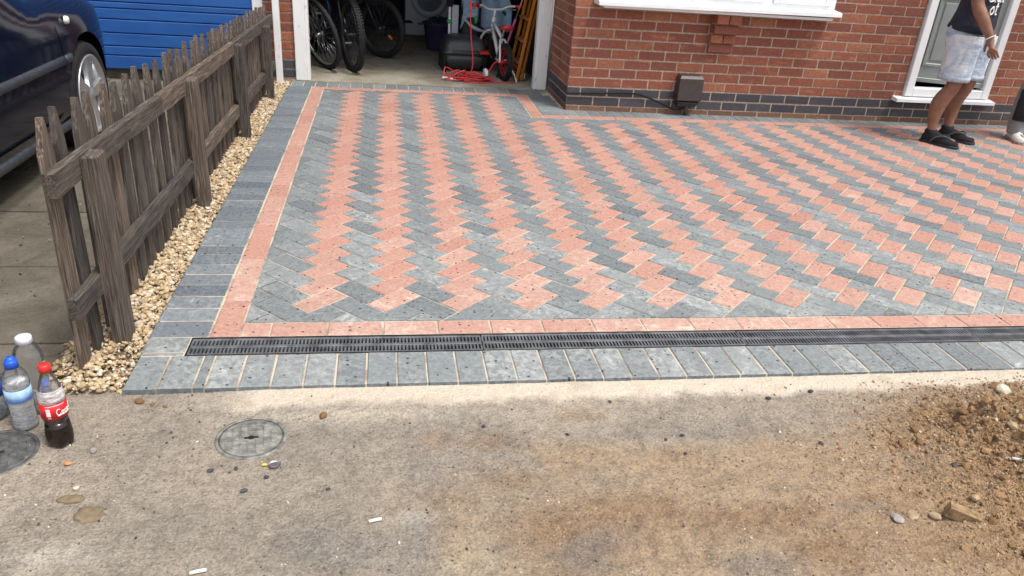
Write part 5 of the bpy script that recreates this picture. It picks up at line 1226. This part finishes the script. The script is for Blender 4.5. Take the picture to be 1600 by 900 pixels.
def footwear(p, Lc, yaw, fw, rt):
    sk = MB().loft([ringat(Lc(fw + d, rt, z), a, b, yaw, 16) for d, z, a, b in ((-.02, .108, .042, .040), (-.02, .100, .047, .045), (-.016, .08, .052, .045), (-.01, .05, .060, .044), (-.005, .022, .062, .043))], cap=True).build("sock", M['sock'], p)
    ft = MB(); rings = []
    for x, hw, h in ((-.075, .024, .045), (-.05, .036, .062), (0, .042, .078), (.05, .044, .072), (.10, .047, .056), (.15, .048, .044), (.185, .040, .036), (.205, .018, .030)):
        rings.append([Lc(fw + x, rt + hw * math.cos(t), max(.016, .018 + h * max(0, math.sin(t)) ** .8)) for t in np.linspace(-.3, PI + .3, 14)])
    ft.loft(rings); ft.build("sock_foot", M['sock'], sk)
    so_ = MB(); out = [(-.088, 0), (-.082, .030), (-.04, .040), (.03, .038), (.10, .050), (.17, .050), (.21, .034), (.222, .0)]; out = out + [(x, -y) for x, y in out[-2:0:-1]]
    so_.loft([[Lc(fw + x * s, rt + y * s, z) for x, y in out] for z, s in ((.001, .97), (.004, 1.0), (.016, 1.0), (.020, .97))], smooth=False); fl = so_.build("flip_flop", M['flop'], p)
    st = MB()
    for s in (1, -1): st.tube([Lc(*c) for c in spline([(fw + .145, rt + .008, .062), (fw + .10, rt + s * .032, .080), (fw + .04, rt + s * .047, .056), (fw + .012, rt + s * .050, .020)], 4)], [.0045] * 4 + [.0065] * 9, 6)
    st.tube([Lc(fw + .145, rt + .008, .064), Lc(fw + .152, rt + .009, .02)], .004, 6); st.build("strap", M['strap'], fl)
for s in (1, -1): footwear(p1, Lc, yaw, pose1['feet'][s][0], pose1['feet'][s][1])
# second person, only a foot and shin in the picture
pose2 = dict(feet={1: (.0, .12, .03), -1: (.0, -.12, .03)}, arms={1: ((.03, .215, 1.22), (.05, .24, 1.06), (.12, .22, .86)), -1: ((.03, -.215, 1.22), (.05, -.24, 1.06), (.12, -.22, .86))})
fd2 = (-.35, -.94)
p2, Lc2, yaw2 = man("person", "person in grey work trousers and white trainers at the right edge", (6.045, 3.17), fd2, pose2, True)
tr = MB()
for s in (1, -1):
    rt = s * .12; h = s * .09
    tr.loft([ringat(Lc2(d, rt * w1 + h * (1 - w1), z), a, b, yaw2, 20, None, wb, z * 30) for z, a, b, d, w1, wb in ((.055, .080, .066, .0, 1, .04), (.075, .082, .070, .0, 1, .05), (.12, .076, .070, .0, 1, .05), (.25, .084, .082, -.01, .9, .02), (.40, .086, .084, .0, .7, .02), (.50, .090, .086, .02, .6, .02), (.65, .100, .095, .02, .3, .01), (.80, .118, .105, 0, .0, .01))], cap=False)
tr.loft([ringat(Lc2(-.01, 0, z), a, b, yaw2, 24) for z, a, b in ((.74, .115, .165), (.82, .13, .18), (.92, .125, .172), (1.0, .120, .165))], cap=False)
tro = tr.build("trousers", M['trouser'], p2)
kp = MB()
for s in (1, -1): kp.loft([[Lc2(.0 + .092 * math.cos(t), s * .11 + .092 * math.sin(t), z) for t in np.linspace(-1.2, 1.2, 9)] + [Lc2(.0 + .07 * math.cos(t), s * .11 + .07 * math.sin(t), z) for t in np.linspace(1.2, -1.2, 9)] for z in (.17, .24, .34, .42)])
kp.build("knee_patch", M['trblack'], tro)
MB().loft([ringat(Lc2(.01, 0, z), a, b, yaw2, 24) for z, a, b in ((.90, .142, .185), (1.1, .135, .18), (1.3, .125, .196), (1.37, .1, .172), (1.43, .07, .08))], cap=False).build("jumper", M['trblack'], p2)
for s in (1, -1):
    fw, rt = 0.0, s * .12; rings = []
    for x, hw, h in ((-.085, .026, .060), (-.06, .036, .075), (.0, .040, .085), (.04, .042, .075), (.09, .047, .058), (.14, .049, .048), (.175, .042, .042), (.20, .02, .036)):
        rings.append([Lc2(fw + x, rt + hw * math.cos(t), .016 + h * max(0, math.sin(t)) ** .75) for t in np.linspace(-.2, PI + .2, 14)])
    sh_o = MB().loft(rings).build("trainer", M['shoe'], p2)
    out = [(-.095, 0), (-.088, .030), (-.04, .042), (.03, .043), (.10, .052), (.165, .050), (.20, .032), (.212, .0)]; out = out + [(x, -y) for x, y in out[-2:0:-1]]
    MB().loft([[Lc2(fw + x, rt + y, z) for x, y in out] for z in (.001, .022)], smooth=False).build("sole", M['st_grey'], sh_o)
    lc = MB()
    for k in range(4): lc.tube([Lc2(fw + .035 + k * .022, rt - .026, .082 - k * .006), Lc2(fw + .04 + k * .022, rt, .098 - k * .009), Lc2(fw + .035 + k * .022, rt + .026, .082 - k * .006)], .003, 5)
    lc.build("laces", M['labwht'], sh_o)
